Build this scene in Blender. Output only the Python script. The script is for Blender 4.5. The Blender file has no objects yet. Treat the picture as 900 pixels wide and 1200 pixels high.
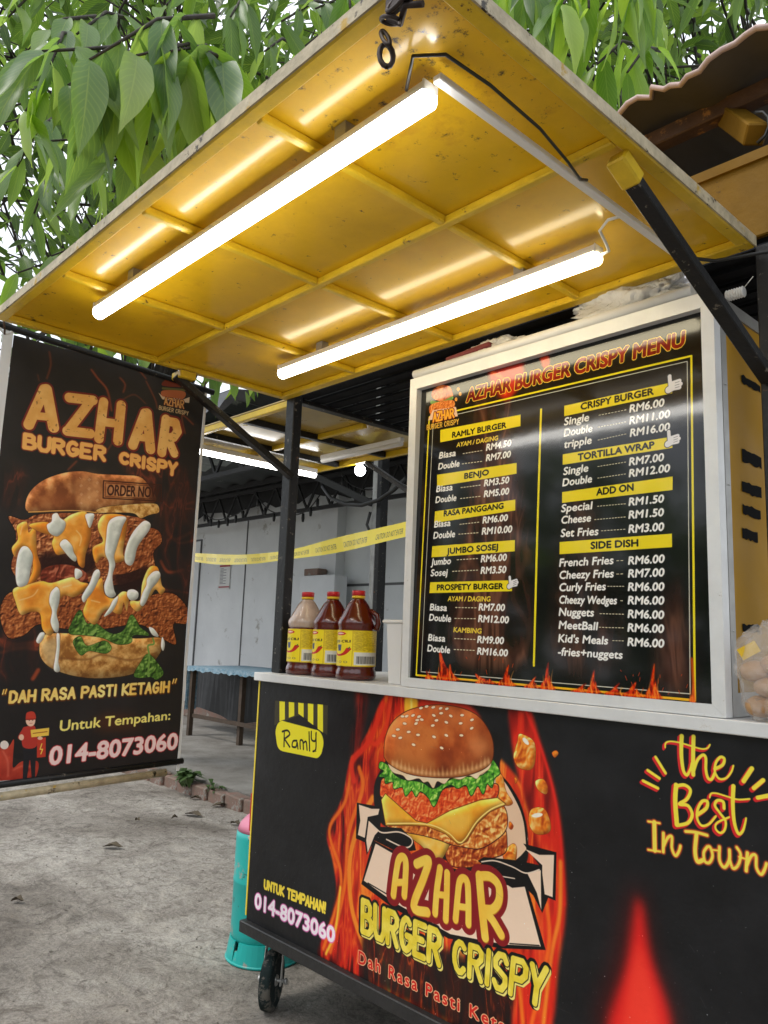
import bpy, bmesh, math, random
import numpy as np
from mathutils import Vector, Matrix
random.seed(7)
SC = bpy.context.scene
COL = SC.collection
R = math.radians

# ------------------------------------------------------------------ camera
CAM = np.array([2.44082, -1.67936, 1.26145])
YAW, PITCH, ROLL, FPX = 0.82359, 0.15771, 0.03636, 923.52206
_f = np.array([-math.sin(YAW)*math.cos(PITCH), math.cos(YAW)*math.cos(PITCH), math.sin(PITCH)])
_r0 = np.array([math.cos(YAW), math.sin(YAW), 0.0]); _u0 = np.cross(_r0, _f)
_r = _r0*math.cos(ROLL) + _u0*math.sin(ROLL)
_u = -_r0*math.sin(ROLL) + _u0*math.cos(ROLL)
cd = bpy.data.cameras.new('camera'); cam = bpy.data.objects.new('camera', cd); COL.objects.link(cam)
cam.matrix_world = Matrix(((_r[0], _u[0], -_f[0], CAM[0]), (_r[1], _u[1], -_f[1], CAM[1]),
                           (_r[2], _u[2], -_f[2], CAM[2]), (0, 0, 0, 1)))
cd.sensor_fit = 'VERTICAL'; cd.sensor_height = 24.0; cd.lens = 24.0*FPX/1200.0
cd.clip_start = 0.05; cd.clip_end = 600
SC.camera = cam

def ray(px, py): return _f + _r*(px-450)/FPX - _u*(py-600)/FPX
def at(px, py, ax, val):
    d = ray(px, py); t = (val-CAM[ax])/d[ax]; return CAM + t*d
def atd(px, py, D): return CAM + ray(px, py)*D

# ------------------------------------------------------------------ world, sun, exposure
W = bpy.data.worlds.new('World'); SC.world = W; W.use_nodes = True
nt = W.node_tree; nt.nodes.clear()
SUN_EL, SUN_ROT = R(58), R(200)
sky = nt.nodes.new('ShaderNodeTexSky'); sky.sky_type = 'NISHITA'; sky.sun_disc = False
sky.sun_elevation = SUN_EL; sky.sun_rotation = SUN_ROT; sky.dust_density = 3.0; sky.air_density = 1.0
tc = nt.nodes.new('ShaderNodeTexCoord')
cn = nt.nodes.new('ShaderNodeTexNoise'); cn.inputs['Scale'].default_value = 2.2; cn.inputs['Detail'].default_value = 6
cr = nt.nodes.new('ShaderNodeValToRGB'); cr.color_ramp.elements[0].position = .30; cr.color_ramp.elements[1].position = .55
cr.color_ramp.elements[0].color = (.62, .62, .62, 1); cr.color_ramp.elements[1].color = (1, 1, 1, 1)
mx = nt.nodes.new('ShaderNodeMix'); mx.data_type = 'RGBA'; mx.inputs[7].default_value = (8.6, 9.0, 9.6, 1)
bg = nt.nodes.new('ShaderNodeBackground'); bg.inputs['Strength'].default_value = 0.12
wo = nt.nodes.new('ShaderNodeOutputWorld')
L = nt.links.new
L(tc.outputs['Generated'], cn.inputs['Vector']); L(cn.outputs['Fac'], cr.inputs['Fac'])
L(cr.outputs['Color'], mx.inputs[0]); L(sky.outputs['Color'], mx.inputs[6]); L(mx.outputs[2], bg.inputs['Color']); L(bg.outputs[0], wo.inputs[0])
sl = bpy.data.lights.new('sun', 'SUN'); sl.energy = 1.2; sl.angle = R(14); sl.color = (1, .96, .9)
so = bpy.data.objects.new('sun', sl); COL.objects.link(so)
_sd = Vector((math.sin(SUN_ROT)*math.cos(SUN_EL), math.cos(SUN_ROT)*math.cos(SUN_EL), math.sin(SUN_EL)))
so.rotation_euler = _sd.to_track_quat('Z', 'Y').to_euler(); so.location = (0, 0, 12)
SC.view_settings.view_transform = 'Standard'; SC.view_settings.look = 'None'
SC.view_settings.exposure = 0.60; SC.view_settings.gamma = 1.0
try:
    SC.cycles.max_bounces = 8; SC.cycles.transparent_max_bounces = 12; SC.cycles.use_denoising = True
    SC.cycles.sample_clamp_indirect = 6.0
except Exception: pass

# ------------------------------------------------------------------ object helpers
def prop(o, label=None, cat=None, group=None, kind=None):
    if label: o['label'] = label
    if cat: o['category'] = cat
    if group: o['group'] = group
    if kind: o['kind'] = kind
    return o
def thing(name, label, cat, loc=(0, 0, 0), rotz=0, group=None):
    o = bpy.data.objects.new(name, None); COL.objects.link(o); o.empty_display_size = .1
    o.location = loc; o.rotation_euler = (0, 0, rotz)
    return prop(o, label, cat, group)
def wmat(o):
    m = Matrix.Translation(o.location) @ o.rotation_euler.to_matrix().to_4x4()
    return m if o.parent is None else wmat(o.parent) @ o.matrix_parent_inverse @ m
def link_mesh(name, me, mat, parent=None, world=True, smooth=False):
    o = bpy.data.objects.new(name, me); COL.objects.link(o)
    if mat is not None and not me.materials:
        for m in (mat if isinstance(mat, (list, tuple)) else [mat]): me.materials.append(m)
    if smooth:
        for p in me.polygons: p.use_smooth = True
    if parent is not None:
        o.parent = parent
        if world:   # mesh given in world coordinates; root may be moved/rotated
            m = wmat(parent)
        o.matrix_parent_inverse = m.inverted()
    return o
class MB:
    """collects shapes, links them as one mesh"""
    def __init__(s): s.bm = bmesh.new(); s.uv = None
    def quad(s, pts, mi=0, uvs=None):
        f = s.bm.faces.new([s.bm.verts.new(p) for p in pts]); f.material_index = mi
        if uvs:
            l = s.bm.loops.layers.uv.get('UVMap') or s.bm.loops.layers.uv.new('UVMap')
            for lp, uv in zip(f.loops, uvs): lp[l].uv = uv
        return f
    def box(s, x0, x1, y0, y1, z0, z1, bev=0, mi=0, M=None):
        r = bmesh.ops.create_cube(s.bm, size=1)
        m = Matrix.Translation(((x0+x1)/2, (y0+y1)/2, (z0+z1)/2)) @ Matrix.Diagonal((abs(x1-x0), abs(y1-y0), abs(z1-z0), 1))
        if M is not None: m = M @ m
        bmesh.ops.transform(s.bm, matrix=m, verts=r['verts'])
        if bev:
            es = {e for v in r['verts'] for e in v.link_edges}
            rr = bmesh.ops.bevel(s.bm, geom=list(es), offset=bev, segments=1, affect='EDGES')
            for f in rr['faces']: f.material_index = mi
        for v in r['verts']:
            if v.is_valid:
                for f in v.link_faces: f.material_index = mi
        return s
    def bar(s, a, b, w, h, up=(0, 0, 1), bev=0, mi=0):
        a = Vector(a); b = Vector(b); d = b-a; Lh = d.length; z = d.normalized()
        x = Vector(up).cross(z)
        if x.length < 1e-4: x = Vector((1, 0, 0)).cross(z)
        x.normalize(); y = z.cross(x)
        M = Matrix(((x[0], y[0], z[0], a[0]), (x[1], y[1], z[1], a[1]), (x[2], y[2], z[2], a[2]), (0, 0, 0, 1)))
        return s.box(-w/2, w/2, -h/2, h/2, 0, Lh, bev, mi, M)
    def tube(s, pts, r, n=8, cap=True, mi=0):
        pts = [Vector(p) for p in pts]; rs = r if isinstance(r, (list, tuple)) else [r]*len(pts)
        rings = []; ref = None
        for i, p in enumerate(pts):
            d = (pts[min(i+1, len(pts)-1)] - pts[max(i-1, 0)]).normalized()
            if ref is None: ref = Vector((0, 0, 1)) if abs(d.z) < .9 else Vector((1, 0, 0))
            x = d.cross(ref).normalized(); y = x.cross(d).normalized(); ref = y
            rings.append([s.bm.verts.new(p + (x*math.cos(2*math.pi*k/n) + y*math.sin(2*math.pi*k/n))*rs[i]) for k in range(n)])
        for a, b in zip(rings, rings[1:]):
            for k in range(n):
                f = s.bm.faces.new((a[k], a[(k+1) % n], b[(k+1) % n], b[k])); f.smooth = True; f.material_index = mi
        if cap:
            for q in (rings[0][::-1], rings[-1]):
                try: s.bm.faces.new(q).material_index = mi
                except ValueError: pass
        return s
    def lathe(s, prof, c=(0, 0, 0), n=24, mi=0, axis=None, sq=0.0):
        """profile [(r,z)] revolved about the vertical through c; sq squares the section off"""
        rings = []
        for r_, z in prof:
            ring = []
            for k in range(n):
                a = 2*math.pi*k/n; q = 1.0
                if sq: q = 1 + sq*(1/max(abs(math.cos(a)), abs(math.sin(a))) - 1)
                p = Vector((r_*math.cos(a)*q, r_*math.sin(a)*q, z))
                if axis is not None: p = axis @ p
                ring.append(s.bm.verts.new(p + Vector(c)))
            rings.append(ring)
        for a, b in zip(rings, rings[1:]):
            for k in range(n):
                f = s.bm.faces.new((a[k], a[(k+1) % n], b[(k+1) % n], b[k])); f.smooth = True; f.material_index = mi
        for q in (rings[0][::-1], rings[-1]):
            try: s.bm.faces.new(q).material_index = mi
            except ValueError: pass
        return s
    def build(s, name, mat, parent=None, weld=False):
        if weld: bmesh.ops.remove_doubles(s.bm, verts=s.bm.verts, dist=1e-5)
        bmesh.ops.recalc_face_normals(s.bm, faces=s.bm.faces)
        me = bpy.data.meshes.new(name); s.bm.to_mesh(me); s.bm.free()
        return link_mesh(name, me, mat, parent)

# ------------------------------------------------------------------ materials
def s2l(c): return tuple((x/12.92 if x <= .04045 else ((x+.055)/1.055)**2.4) for x in [v/255 for v in c])
def mat(name, col, rough=.5, metal=0, var=.0, vscale=8, col2=None, spots=None, bump=0, bscale=60, coat=0, stretch=None, emit=None, spec=None, trans=0):
    """principled material; var/col2 = large mottling, spots = (colour, scale, threshold) for stains and rust"""
    m = bpy.data.materials.new(name); m.use_nodes = True
    t = m.node_tree; b = t.nodes['Principled BSDF']; l = t.links.new
    b.inputs['Roughness'].default_value = rough; b.inputs['Metallic'].default_value = metal
    if spec is not None: b.inputs['Specular IOR Level'].default_value = spec
    if coat: b.inputs['Coat Weight'].default_value = coat; b.inputs['Coat Roughness'].default_value = .12
    if trans: b.inputs['Transmission Weight'].default_value = trans
    c = (*col, 1); b.inputs['Base Color'].default_value = c
    if emit: b.inputs['Emission Color'].default_value = (*emit[0], 1); b.inputs['Emission Strength'].default_value = emit[1]
    co = t.nodes.new('ShaderNodeTexCoord'); src = co.outputs['Object']
    if stretch:
        mp = t.nodes.new('ShaderNodeMapping'); mp.inputs['Scale'].default_value = stretch; l(src, mp.inputs['Vector']); src = mp.outputs[0]
    out = None
    if var or col2:
        n = t.nodes.new('ShaderNodeTexNoise'); n.inputs['Scale'].default_value = vscale; n.inputs['Detail'].default_value = 8; n.inputs['Roughness'].default_value = .65
        l(src, n.inputs['Vector'])
        rp = t.nodes.new('ShaderNodeValToRGB'); rp.color_ramp.elements[0].position = .33; rp.color_ramp.elements[1].position = .67
        c2 = col2 if col2 else tuple(x*(1-var) for x in col)
        rp.color_ramp.elements[0].color = (*c2, 1); rp.color_ramp.elements[1].color = c
        l(n.outputs['Fac'], rp.inputs['Fac']); out = rp.outputs['Color']
    for sp in (spots or []):
        n = t.nodes.new('ShaderNodeTexNoise'); n.inputs['Scale'].default_value = sp[1]; n.inputs['Detail'].default_value = 10; n.inputs['Roughness'].default_value = .7
        l(src, n.inputs['Vector'])
        rp = t.nodes.new('ShaderNodeValToRGB'); rp.color_ramp.elements[0].position = sp[2]; rp.color_ramp.elements[1].position = min(.99, sp[2]+.05)
        rp.color_ramp.elements[0].color = (0, 0, 0, 1); rp.color_ramp.elements[1].color = (1, 1, 1, 1)
        l(n.outputs['Fac'], rp.inputs['Fac'])
        mxx = t.nodes.new('ShaderNodeMix'); mxx.data_type = 'RGBA'
        l(rp.outputs['Color'], mxx.inputs[0])
        if out is not None: l(out, mxx.inputs[6])
        else: mxx.inputs[6].default_value = c
        mxx.inputs[7].default_value = (*sp[0], 1); out = mxx.outputs[2]
    if out is not None: l(out, b.inputs['Base Color'])
    if rough and (var or spots):
        n3 = t.nodes.new('ShaderNodeTexNoise'); n3.inputs['Scale'].default_value = vscale*2.3; n3.inputs['Detail'].default_value = 5; l(src, n3.inputs['Vector'])
        mr = t.nodes.new('ShaderNodeMapRange'); mr.inputs[3].default_value = rough*.75; mr.inputs[4].default_value = min(1, rough*1.3)
        l(n3.outputs['Fac'], mr.inputs[0]); l(mr.outputs[0], b.inputs['Roughness'])
    if bump:
        n2 = t.nodes.new('ShaderNodeTexNoise'); n2.inputs['Scale'].default_value = bscale; n2.inputs['Detail'].default_value = 6
        l(src, n2.inputs['Vector'])
        bp = t.nodes.new('ShaderNodeBump'); bp.inputs['Strength'].default_value = bump; bp.inputs['Distance'].default_value = .01
        l(n2.outputs['Fac'], bp.inputs['Height']); l(bp.outputs[0], b.inputs['Normal'])
    return m
MILD = (.03, .022, .012)
M_yel = mat('yellow_paint', (.80, .475, .005), .50, var=.30, vscale=2.2, spots=[((.60, .33, .006), 2.4, .58), ((.05, .035, .015), 42, .635), ((.10, .045, .010), 13, .665)], bump=.10, bscale=7, spec=.30, coat=.55)
M_yel.node_tree.nodes['Principled BSDF'].inputs['Coat Roughness'].default_value = .15
def mildew(m, cx, cy, rad):
    t = m.node_tree; b = t.nodes['Principled BSDF']; l = t.links.new; src = b.inputs['Base Color'].links[0].from_socket; N = t.nodes.new
    co = N('ShaderNodeTexCoord'); g = N('ShaderNodeVectorMath'); g.operation = 'DISTANCE'; l(co.outputs['Object'], g.inputs[0]); g.inputs[1].default_value = (cx, cy, 2.17)
    mr = N('ShaderNodeMapRange'); mr.inputs[1].default_value = rad; mr.inputs[2].default_value = 0; mr.inputs[3].default_value = 0; mr.inputs[4].default_value = .145; l(g.outputs['Value'], mr.inputs[0])
    n = N('ShaderNodeTexNoise'); n.inputs['Scale'].default_value = 24; n.inputs['Detail'].default_value = 12; n.inputs['Roughness'].default_value = .75; l(co.outputs['Object'], n.inputs['Vector'])
    a = N('ShaderNodeMath'); a.operation = 'ADD'; l(n.outputs['Fac'], a.inputs[0]); l(mr.outputs[0], a.inputs[1])
    rp = N('ShaderNodeMapRange'); rp.inputs[1].default_value = .69; rp.inputs[2].default_value = .76; l(a.outputs[0], rp.inputs[0])
    x = N('ShaderNodeMix'); x.data_type = 'RGBA'; l(rp.outputs[0], x.inputs[0]); l(src, x.inputs[6]); x.inputs[7].default_value = (.045, .030, .012, 1); l(x.outputs[2], b.inputs['Base Color'])
mildew(M_yel, 1.72, -.92, .95); mildew(M_yel, .06, -.98, .40)
M_yel_rib = mat('yellow_rib_paint', (.74, .49, .02), .35, var=.3, vscale=10, spots=[((.10, .05, .015), 30, .63)], bump=.1, bscale=40, spec=.4)
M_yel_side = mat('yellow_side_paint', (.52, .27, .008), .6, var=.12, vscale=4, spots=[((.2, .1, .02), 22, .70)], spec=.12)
M_yel_shaded = mat('shaded_yellow_paint', (.19, .10, .008), .6, var=.25, vscale=6, spots=[((.06, .035, .012), 14, .62)], spec=.15, bump=.1)  # yellow of the fascia and arm, darkened to hold their shade in the colour
M_edge = mat('weathered_edge', (.56, .47, .31), .6, var=.45, vscale=25, spots=[(MILD, 22, .60), ((.45, .28, .03), 14, .58)], bump=.2, bscale=80)
M_blk = mat('black_steel', (.010, .010, .011), .45, var=.3, vscale=20, spots=[((.17, .15, .12), 40, .61), ((.14, .06, .025), 25, .66)], bump=.15, bscale=90, spec=.35)
M_blk2 = mat('black_rail', (.022, .021, .021), .5, var=.35, vscale=12, spots=[((.20, .19, .17), 45, .66)], bump=.25, bscale=60)
M_alu = mat('aluminium', (.80, .80, .79), .42, metal=.15, var=.10, vscale=14, spots=[((.50, .47, .42), 30, .66), ((.55, .5, .42), 5, .66)], bump=.03, bscale=150, stretch=(1, 1, 1))
M_alu_d = mat('aluminium_side', (.36, .35, .33), .45, metal=.5, var=.15, vscale=20)
M_white = mat('white_plastic', (.80, .79, .77), .35, var=.06, vscale=6)
M_roof = mat('dark_roof', (.014, .015, .018), .85, var=.3, vscale=5, bump=.2, bscale=20, spec=.1)
M_tin = mat('brown_tin', (.085, .068, .053), .7, var=.4, vscale=3, spots=[((.20, .13, .03), 4, .66)], bump=.15, bscale=12)
M_tin_edge = mat('tin_edge', (.50, .36, .33), .6, var=.25, vscale=12)
M_rust = mat('rusty_steel', (.10, .045, .022), .75, var=.5, vscale=12, spots=[((.30, .13, .03), 14, .6)], bump=.3, bscale=60)
M_lamp = mat('lamp_tube', (.9, .9, .88), .3, emit=((1, .975, .92), 10.0))
M_lamp2 = mat('lamp_tube_warm', (.9, .88, .80), .3, emit=((1, .88, .60), 6.5))
M_lamp3 = mat('lamp_bulb', (.9, .9, .9), .3, emit=((.93, .96, 1), 14.0))
M_cable = mat('black_cable', (.012, .012, .012), .5)
M_cablew = mat('white_cable', (.75, .74, .7), .5)
M_rubber = mat('rubber', (.016, .028, .028), .75, var=.4, vscale=20, spots=[((.12, .11, .095), 18, .52)], bump=.2, bscale=80, spec=.2)
M_zinc = mat('zinc', (.60, .59, .57), .4, metal=.6, var=.3, vscale=30, spots=[((.16, .08, .04), 30, .66)])
M_grey = mat('grey_board', (.10, .10, .105), .6)
# ------------------------------------------------------------------ print artwork: painted in code into generated images
def smooth_closed(pts, closed=True, k=5):
    P = np.asarray(pts, float); n = len(P); out = []
    rng_ = range(n) if closed else range(n-1)
    for i in rng_:
        if closed: a, b, c, d = P[(i-1) % n], P[i], P[(i+1) % n], P[(i+2) % n]
        else: a, b, c, d = P[max(i-1, 0)], P[i], P[i+1], P[min(i+2, n-1)]
        for j in range(k):
            t = j/k
            out.append(.5*((2*b)+(-a+c)*t+(2*a-5*b+4*c-d)*t*t+(-a+3*b-3*c+d)*t**3))
    if not closed: out.append(P[-1])
    return np.array(out)
def fbm(h, w, cell, seed, octv=4, sx=1.0, sy=1.0):
    rg = np.random.default_rng(seed); out = np.zeros((h, w), np.float32); amp = 1; tot = 0
    for o in range(octv):
        cx = max(2, cell*sx/2**o); cy = max(2, cell*sy/2**o)
        gw = int(w/cx)+3; gh = int(h/cy)+3; g = rg.random((gh, gw)).astype(np.float32)
        xs = np.arange(w)/cx; ys = np.arange(h)/cy
        xi = xs.astype(int); yi = ys.astype(int); fx = xs-xi; fy = ys-yi; fx = fx*fx*(3-2*fx); fy = (fy*fy*(3-2*fy))[:, None]
        a = g[yi][:, xi]; b = g[yi][:, xi+1]; c = g[yi+1][:, xi]; d = g[yi+1][:, xi+1]
        out += amp*((a*(1-fx)+b*fx)*(1-fy)+(c*(1-fx)+d*fx)*fy); tot += amp; amp *= .55
    return out/tot
def worley(h, w, cell, seed):
    rg = np.random.default_rng(seed); gh = int(h/cell)+3; gw = int(w/cell)+3
    ox = rg.random((gh, gw)); oy = rg.random((gh, gw))
    ys, xs = np.mgrid[0:h, 0:w].astype(np.float32)/cell; yi = ys.astype(int); xi = xs.astype(int); best = np.full((h, w), 9.0, np.float32)
    for dy in (-1, 0, 1):
        for dx in (-1, 0, 1):
            a = np.clip(yi+dy, 0, gh-1); b = np.clip(xi+dx, 0, gw-1)
            best = np.minimum(best, (a+oy[a, b]-ys)**2+(b+ox[a, b]-xs)**2)
    return np.sqrt(best)
def ridged(h, w, cell, seed, sx=1, sy=1, warp=.6):
    ys, xs = np.mgrid[0:h, 0:w].astype(np.float32)
    a = (fbm(h, w, cell*1.6, seed+7, 3, sx, sy)-.5)*cell*warp*sx*3
    n = fbm(h, w+1, cell, seed, 4, sx, sy)[:, :w]
    xi = np.clip((xs+a).astype(int), 0, w-1); n = np.take_along_axis(n, xi, 1)
    return 1-np.abs(n-.5)*2/.42
def fire(dark=(70, 8, 8), mid=(206, 34, 18), hot=(248, 104, 30), top=(255, 206, 96), cell=34, seed=1, sy=6.0, sx=.9, bias=0.0):
    def f(h, w):
        n = np.clip(ridged(h, w, cell, seed, sx, sy)*.75+.35*(fbm(h, w, cell*2.5, seed+3, 3, 1, 2)-.4)+bias, 0, 1)[..., None]
        C_ = [np.array(c, np.float32)/255 for c in (dark, mid, hot, top)]
        o = C_[0]+(C_[1]-C_[0])*np.clip(n/.45, 0, 1); o = o+(C_[2]-o)*np.clip((n-.55)/.25, 0, 1)**1.2; return o+(C_[3]-o)*np.clip((n-.82)/.16, 0, 1)**1.6
    return f
def blur(m, r):
    r = int(round(r))
    if r < 1: return m
    for _ in range(2):
        for ax in (0, 1):
            p = np.pad(m, [(r+1, r) if i == ax else (0, 0) for i in range(2)], mode='edge'); c = np.cumsum(p, ax, dtype=np.float64)
            m = ((np.take(c, range(2*r+1, c.shape[ax]), ax)-np.take(c, range(0, c.shape[ax]-2*r-1), ax))/(2*r+1)).astype(np.float32)
    return m
def dilate(m, r):
    r = int(round(r))
    for i in range(r):
        q = m.copy()
        q[1:] = np.maximum(q[1:], m[:-1]); q[:-1] = np.maximum(q[:-1], m[1:])
        q[:, 1:] = np.maximum(q[:, 1:], m[:, :-1]); q[:, :-1] = np.maximum(q[:, :-1], m[:, 1:])
        if i % 2:
            q[1:, 1:] = np.maximum(q[1:, 1:], m[:-1, :-1]); q[:-1, :-1] = np.maximum(q[:-1, :-1], m[1:, 1:])
            q[1:, :-1] = np.maximum(q[1:, :-1], m[:-1, 1:]); q[:-1, 1:] = np.maximum(q[:-1, 1:], m[1:, :-1])
        m = q
    return m
_tc = {}
def text_edges(s, spacing=1.0):
    """outline edges of a line of type in units of the cap height, width normalised to 0..1 later"""
    key = (s, spacing)
    if key in _tc: return _tc[key]
    cu = bpy.data.curves.new('type', 'FONT'); cu.body = s; cu.resolution_u = 3; cu.space_character = spacing
    ob = bpy.data.objects.new('type', cu); COL.objects.link(ob)
    bpy.context.view_layer.update()
    me = ob.evaluated_get(bpy.context.evaluated_depsgraph_get()).to_mesh()
    V = np.array([v.co[:2] for v in me.vertices]); cnt = {}
    for p in me.polygons:
        for e in p.edge_keys: cnt[e] = cnt.get(e, 0)+1
    E = np.array([(V[a], V[b]) for (a, b), c in cnt.items() if c == 1])
    ob.evaluated_get(bpy.context.evaluated_depsgraph_get()).to_mesh_clear()
    bpy.data.objects.remove(ob); bpy.data.curves.remove(cu)
    E[:, :, 0] -= E[:, :, 0].min()
    _tc[key] = E
    return E
CAPH = None
def cap_h():
    global CAPH
    if CAPH is None: CAPH = text_edges('H')[:, :, 1].max()
    return CAPH
# stroke alphabet: each letter on a 0..1 x 0..1 field (y up)
def arc(cx, cy, rx, ry, a0, a1, n=8): return [(cx+rx*math.cos(R(a0+(a1-a0)*i/n)), cy+ry*math.sin(R(a0+(a1-a0)*i/n))) for i in range(n+1)]
SF = {
 'A': [[(0, 0), (.5, 1), (1, 0)], [(.2, .34), (.8, .34)]], 'B': [[(0, 0), (0, 1)], [(0, 1), (.6, 1), (.85, .87), (.85, .66), (.6, .54), (0, .54)], [(.6, .54), (1, .4), (1, .14), (.7, 0), (0, 0)]],
 'C': [arc(.55, .5, .5, .5, 45, 315, 10)], 'D': [[(0, 0), (0, 1), (.5, 1), (.95, .75), (.95, .25), (.5, 0), (0, 0)]],
 'E': [[(.95, 1), (0, 1), (0, 0), (.95, 0)], [(0, .52), (.75, .52)]], 'G': [arc(.52, .5, .5, .5, 50, 300, 10)+[(1, .2), (1, .46), (.6, .46)]],
 'H': [[(0, 0), (0, 1)], [(1, 0), (1, 1)], [(0, .5), (1, .5)]], 'I': [[(.5, 0), (.5, 1)]], 'K': [[(0, 0), (0, 1)], [(.95, 1), (.05, .48), (1, 0)]],
 'M': [[(0, 0), (.05, 1), (.5, .35), (.95, 1), (1, 0)]], 'N': [[(0, 0), (0, 1), (1, 0), (1, 1)]], 'P': [[(0, 0), (0, 1), (.7, 1), (1, .85), (1, .62), (.7, .47), (0, .47)]],
 'R': [[(0, 0), (0, 1), (.65, 1), (.95, .86), (.95, .66), (.65, .5), (0, .5)], [(.45, .5), (1, 0)]], 'S': [[(.92, .82), (.7, 1), (.3, 1), (.05, .82), (.1, .62), (.5, .5), (.9, .38), (.95, .18), (.7, 0), (.3, 0), (.05, .17)]],
 'T': [[(0, 1), (1, 1)], [(.5, 1), (.5, 0)]], 'U': [[(0, 1), (0, .25), (.25, 0), (.75, 0), (1, .25), (1, 1)]], 'Y': [[(0, 1), (.5, .45), (1, 1)], [(.5, .45), (.5, 0)]],
 'Z': [[(0, 1), (1, 1), (0, 0), (1, 0)]], '!': [[(.5, 1), (.5, .35)], [(.5, .02), (.5, 0)]],
}
SW = {'I': .22, '!': .25, 'M': 1.25}
class Canvas:
    def __init__(s, name, ax, val, u0, u1, z0, z1, ppm, base):
        s.name = name; s.ax = ax; s.val = val; s.u0 = u0; s.z1 = z1; s.ppm = ppm
        s.w = int(round((u1-u0)*ppm)); s.h = int(round((z1-z0)*ppm))
        s.img = np.ones((s.h, s.w, 3), np.float32)*(np.array(base, np.float32)/255)
        s.org = (0, 0, 1.0)
    def crop(s, ox, oy, sc): s.org = (ox, oy, sc)
    def P(s, pts):
        ox, oy, k = s.org; out = []
        for p in pts:
            q = at(ox+p[0]/k, oy+p[1]/k, s.ax, s.val)
            out.append(((q[1-s.ax]-s.u0)*s.ppm, (s.z1-q[2])*s.ppm))
        return np.array(out)
    def scale(s, p):
        a = s.P([p, (p[0]+1, p[1]), (p[0], p[1]+1)])
        return (np.hypot(*(a[1]-a[0]))+np.hypot(*(a[2]-a[0])))/2
    def box(s, pts, pad):
        x0 = max(0, int(pts[:, 0].min()-pad)); x1 = min(s.w, int(pts[:, 0].max()+pad)+2)
        y0 = max(0, int(pts[:, 1].min()-pad)); y1 = min(s.h, int(pts[:, 1].max()+pad)+2)
        return x0, x1, y0, y1
    def fill_edges(s, E, pad=4):
        x0, x1, y0, y1 = s.box(E.reshape(-1, 2), pad)
        if x1-x0 < 1 or y1-y0 < 1: return None
        SS = 3; m = np.zeros((y1-y0, x1-x0+1), np.float32)
        A = E[:, 0]; B = E[:, 1]; sw = A[:, 1] > B[:, 1]; A2 = np.where(sw[:, None], B, A); B2 = np.where(sw[:, None], A, B)
        W_ = x1-x0
        for j in range((y1-y0)*SS):
            y = y0+(j+.5)/SS; k = (A2[:, 1] <= y) & (B2[:, 1] > y)
            if not k.any(): continue
            a = A2[k]; b = B2[k]; xs = np.sort(a[:, 0]+(y-a[:, 1])*(b[:, 0]-a[:, 0])/(b[:, 1]-a[:, 1])) - x0
            row = m[j//SS]
            for q in range(0, len(xs)-1, 2):
                u, v = max(0, xs[q]), min(W_, xs[q+1])
                if v <= u: continue
                iu, iv = int(u), int(v)
                if iu == iv: row[iu] += v-u
                else: row[iu] += iu+1-u; row[iu+1:iv] += 1; row[iv] += v-iv
        return (x0, y0, np.clip(m[:, :W_]/SS, 0, 1))
    def pmask(s, pts, smooth=True, pad=4, raw=False):
        q = np.asarray(pts, float) if raw else s.P(pts)
        if smooth: q = smooth_closed(q)
        return s.fill_edges(np.stack([q, np.roll(q, -1, 0)], 1), pad)
    def smask(s, pts, w, smooth=True, pad=4, raw=False, rawc=None):
        """pen stroke; w or (w0, w1) in crop units"""
        q = np.asarray(rawc, float) if rawc is not None else s.P(pts)
        sc = 1.0 if rawc is not None else s.scale(pts[len(pts)//2])
        w0, w1 = (w if isinstance(w, (tuple, list)) else (w, w))
        if smooth and len(q) > 2: q = smooth_closed(q, False, 6)
        x0, x1, y0, y1 = s.box(q, max(w0, w1)*sc/2+pad)
        if x1 <= x0 or y1 <= y0: return None
        m = np.zeros((y1-y0, x1-x0), np.float32); n = len(q)-1
        for i in range(n):
            a, b = q[i], q[i+1]; r0 = (w0+(w1-w0)*i/n)*sc/2; r1 = (w0+(w1-w0)*(i+1)/n)*sc/2; rm = max(r0, r1)+2
            X0 = max(0, int(min(a[0], b[0])-rm)-x0); X1 = min(x1-x0, int(max(a[0], b[0])+rm)+2-x0)
            Y0 = max(0, int(min(a[1], b[1])-rm)-y0); Y1 = min(y1-y0, int(max(a[1], b[1])+rm)+2-y0)
            if X1 <= X0 or Y1 <= Y0: continue
            yy, xx = np.mgrid[Y0:Y1, X0:X1]; xx = xx+x0+.5; yy = yy+y0+.5
            d = b-a; L2 = max(d@d, 1e-6); t = np.clip(((xx-a[0])*d[0]+(yy-a[1])*d[1])/L2, 0, 1)
            dist = np.hypot(xx-a[0]-t*d[0], yy-a[1]-t*d[1])
            m[Y0:Y1, X0:X1] = np.maximum(m[Y0:Y1, X0:X1], np.clip(r0+(r1-r0)*t-dist+.5, 0, 1))
        return (x0, y0, m)
    def union(s, ms, pad=0):
        ms = [m for m in ms if m is not None]
        if not ms: return None
        x0 = max(0, min(m[0] for m in ms)-pad); y0 = max(0, min(m[1] for m in ms)-pad)
        x1 = min(s.w, max(m[0]+m[2].shape[1] for m in ms)+pad); y1 = min(s.h, max(m[1]+m[2].shape[0] for m in ms)+pad)
        o = np.zeros((y1-y0, x1-x0), np.float32)
        for a, b, m in ms:
            v = o[b-y0:b-y0+m.shape[0], a-x0:a-x0+m.shape[1]]; np.maximum(v, m, out=v)
        return (x0, y0, o)
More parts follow.
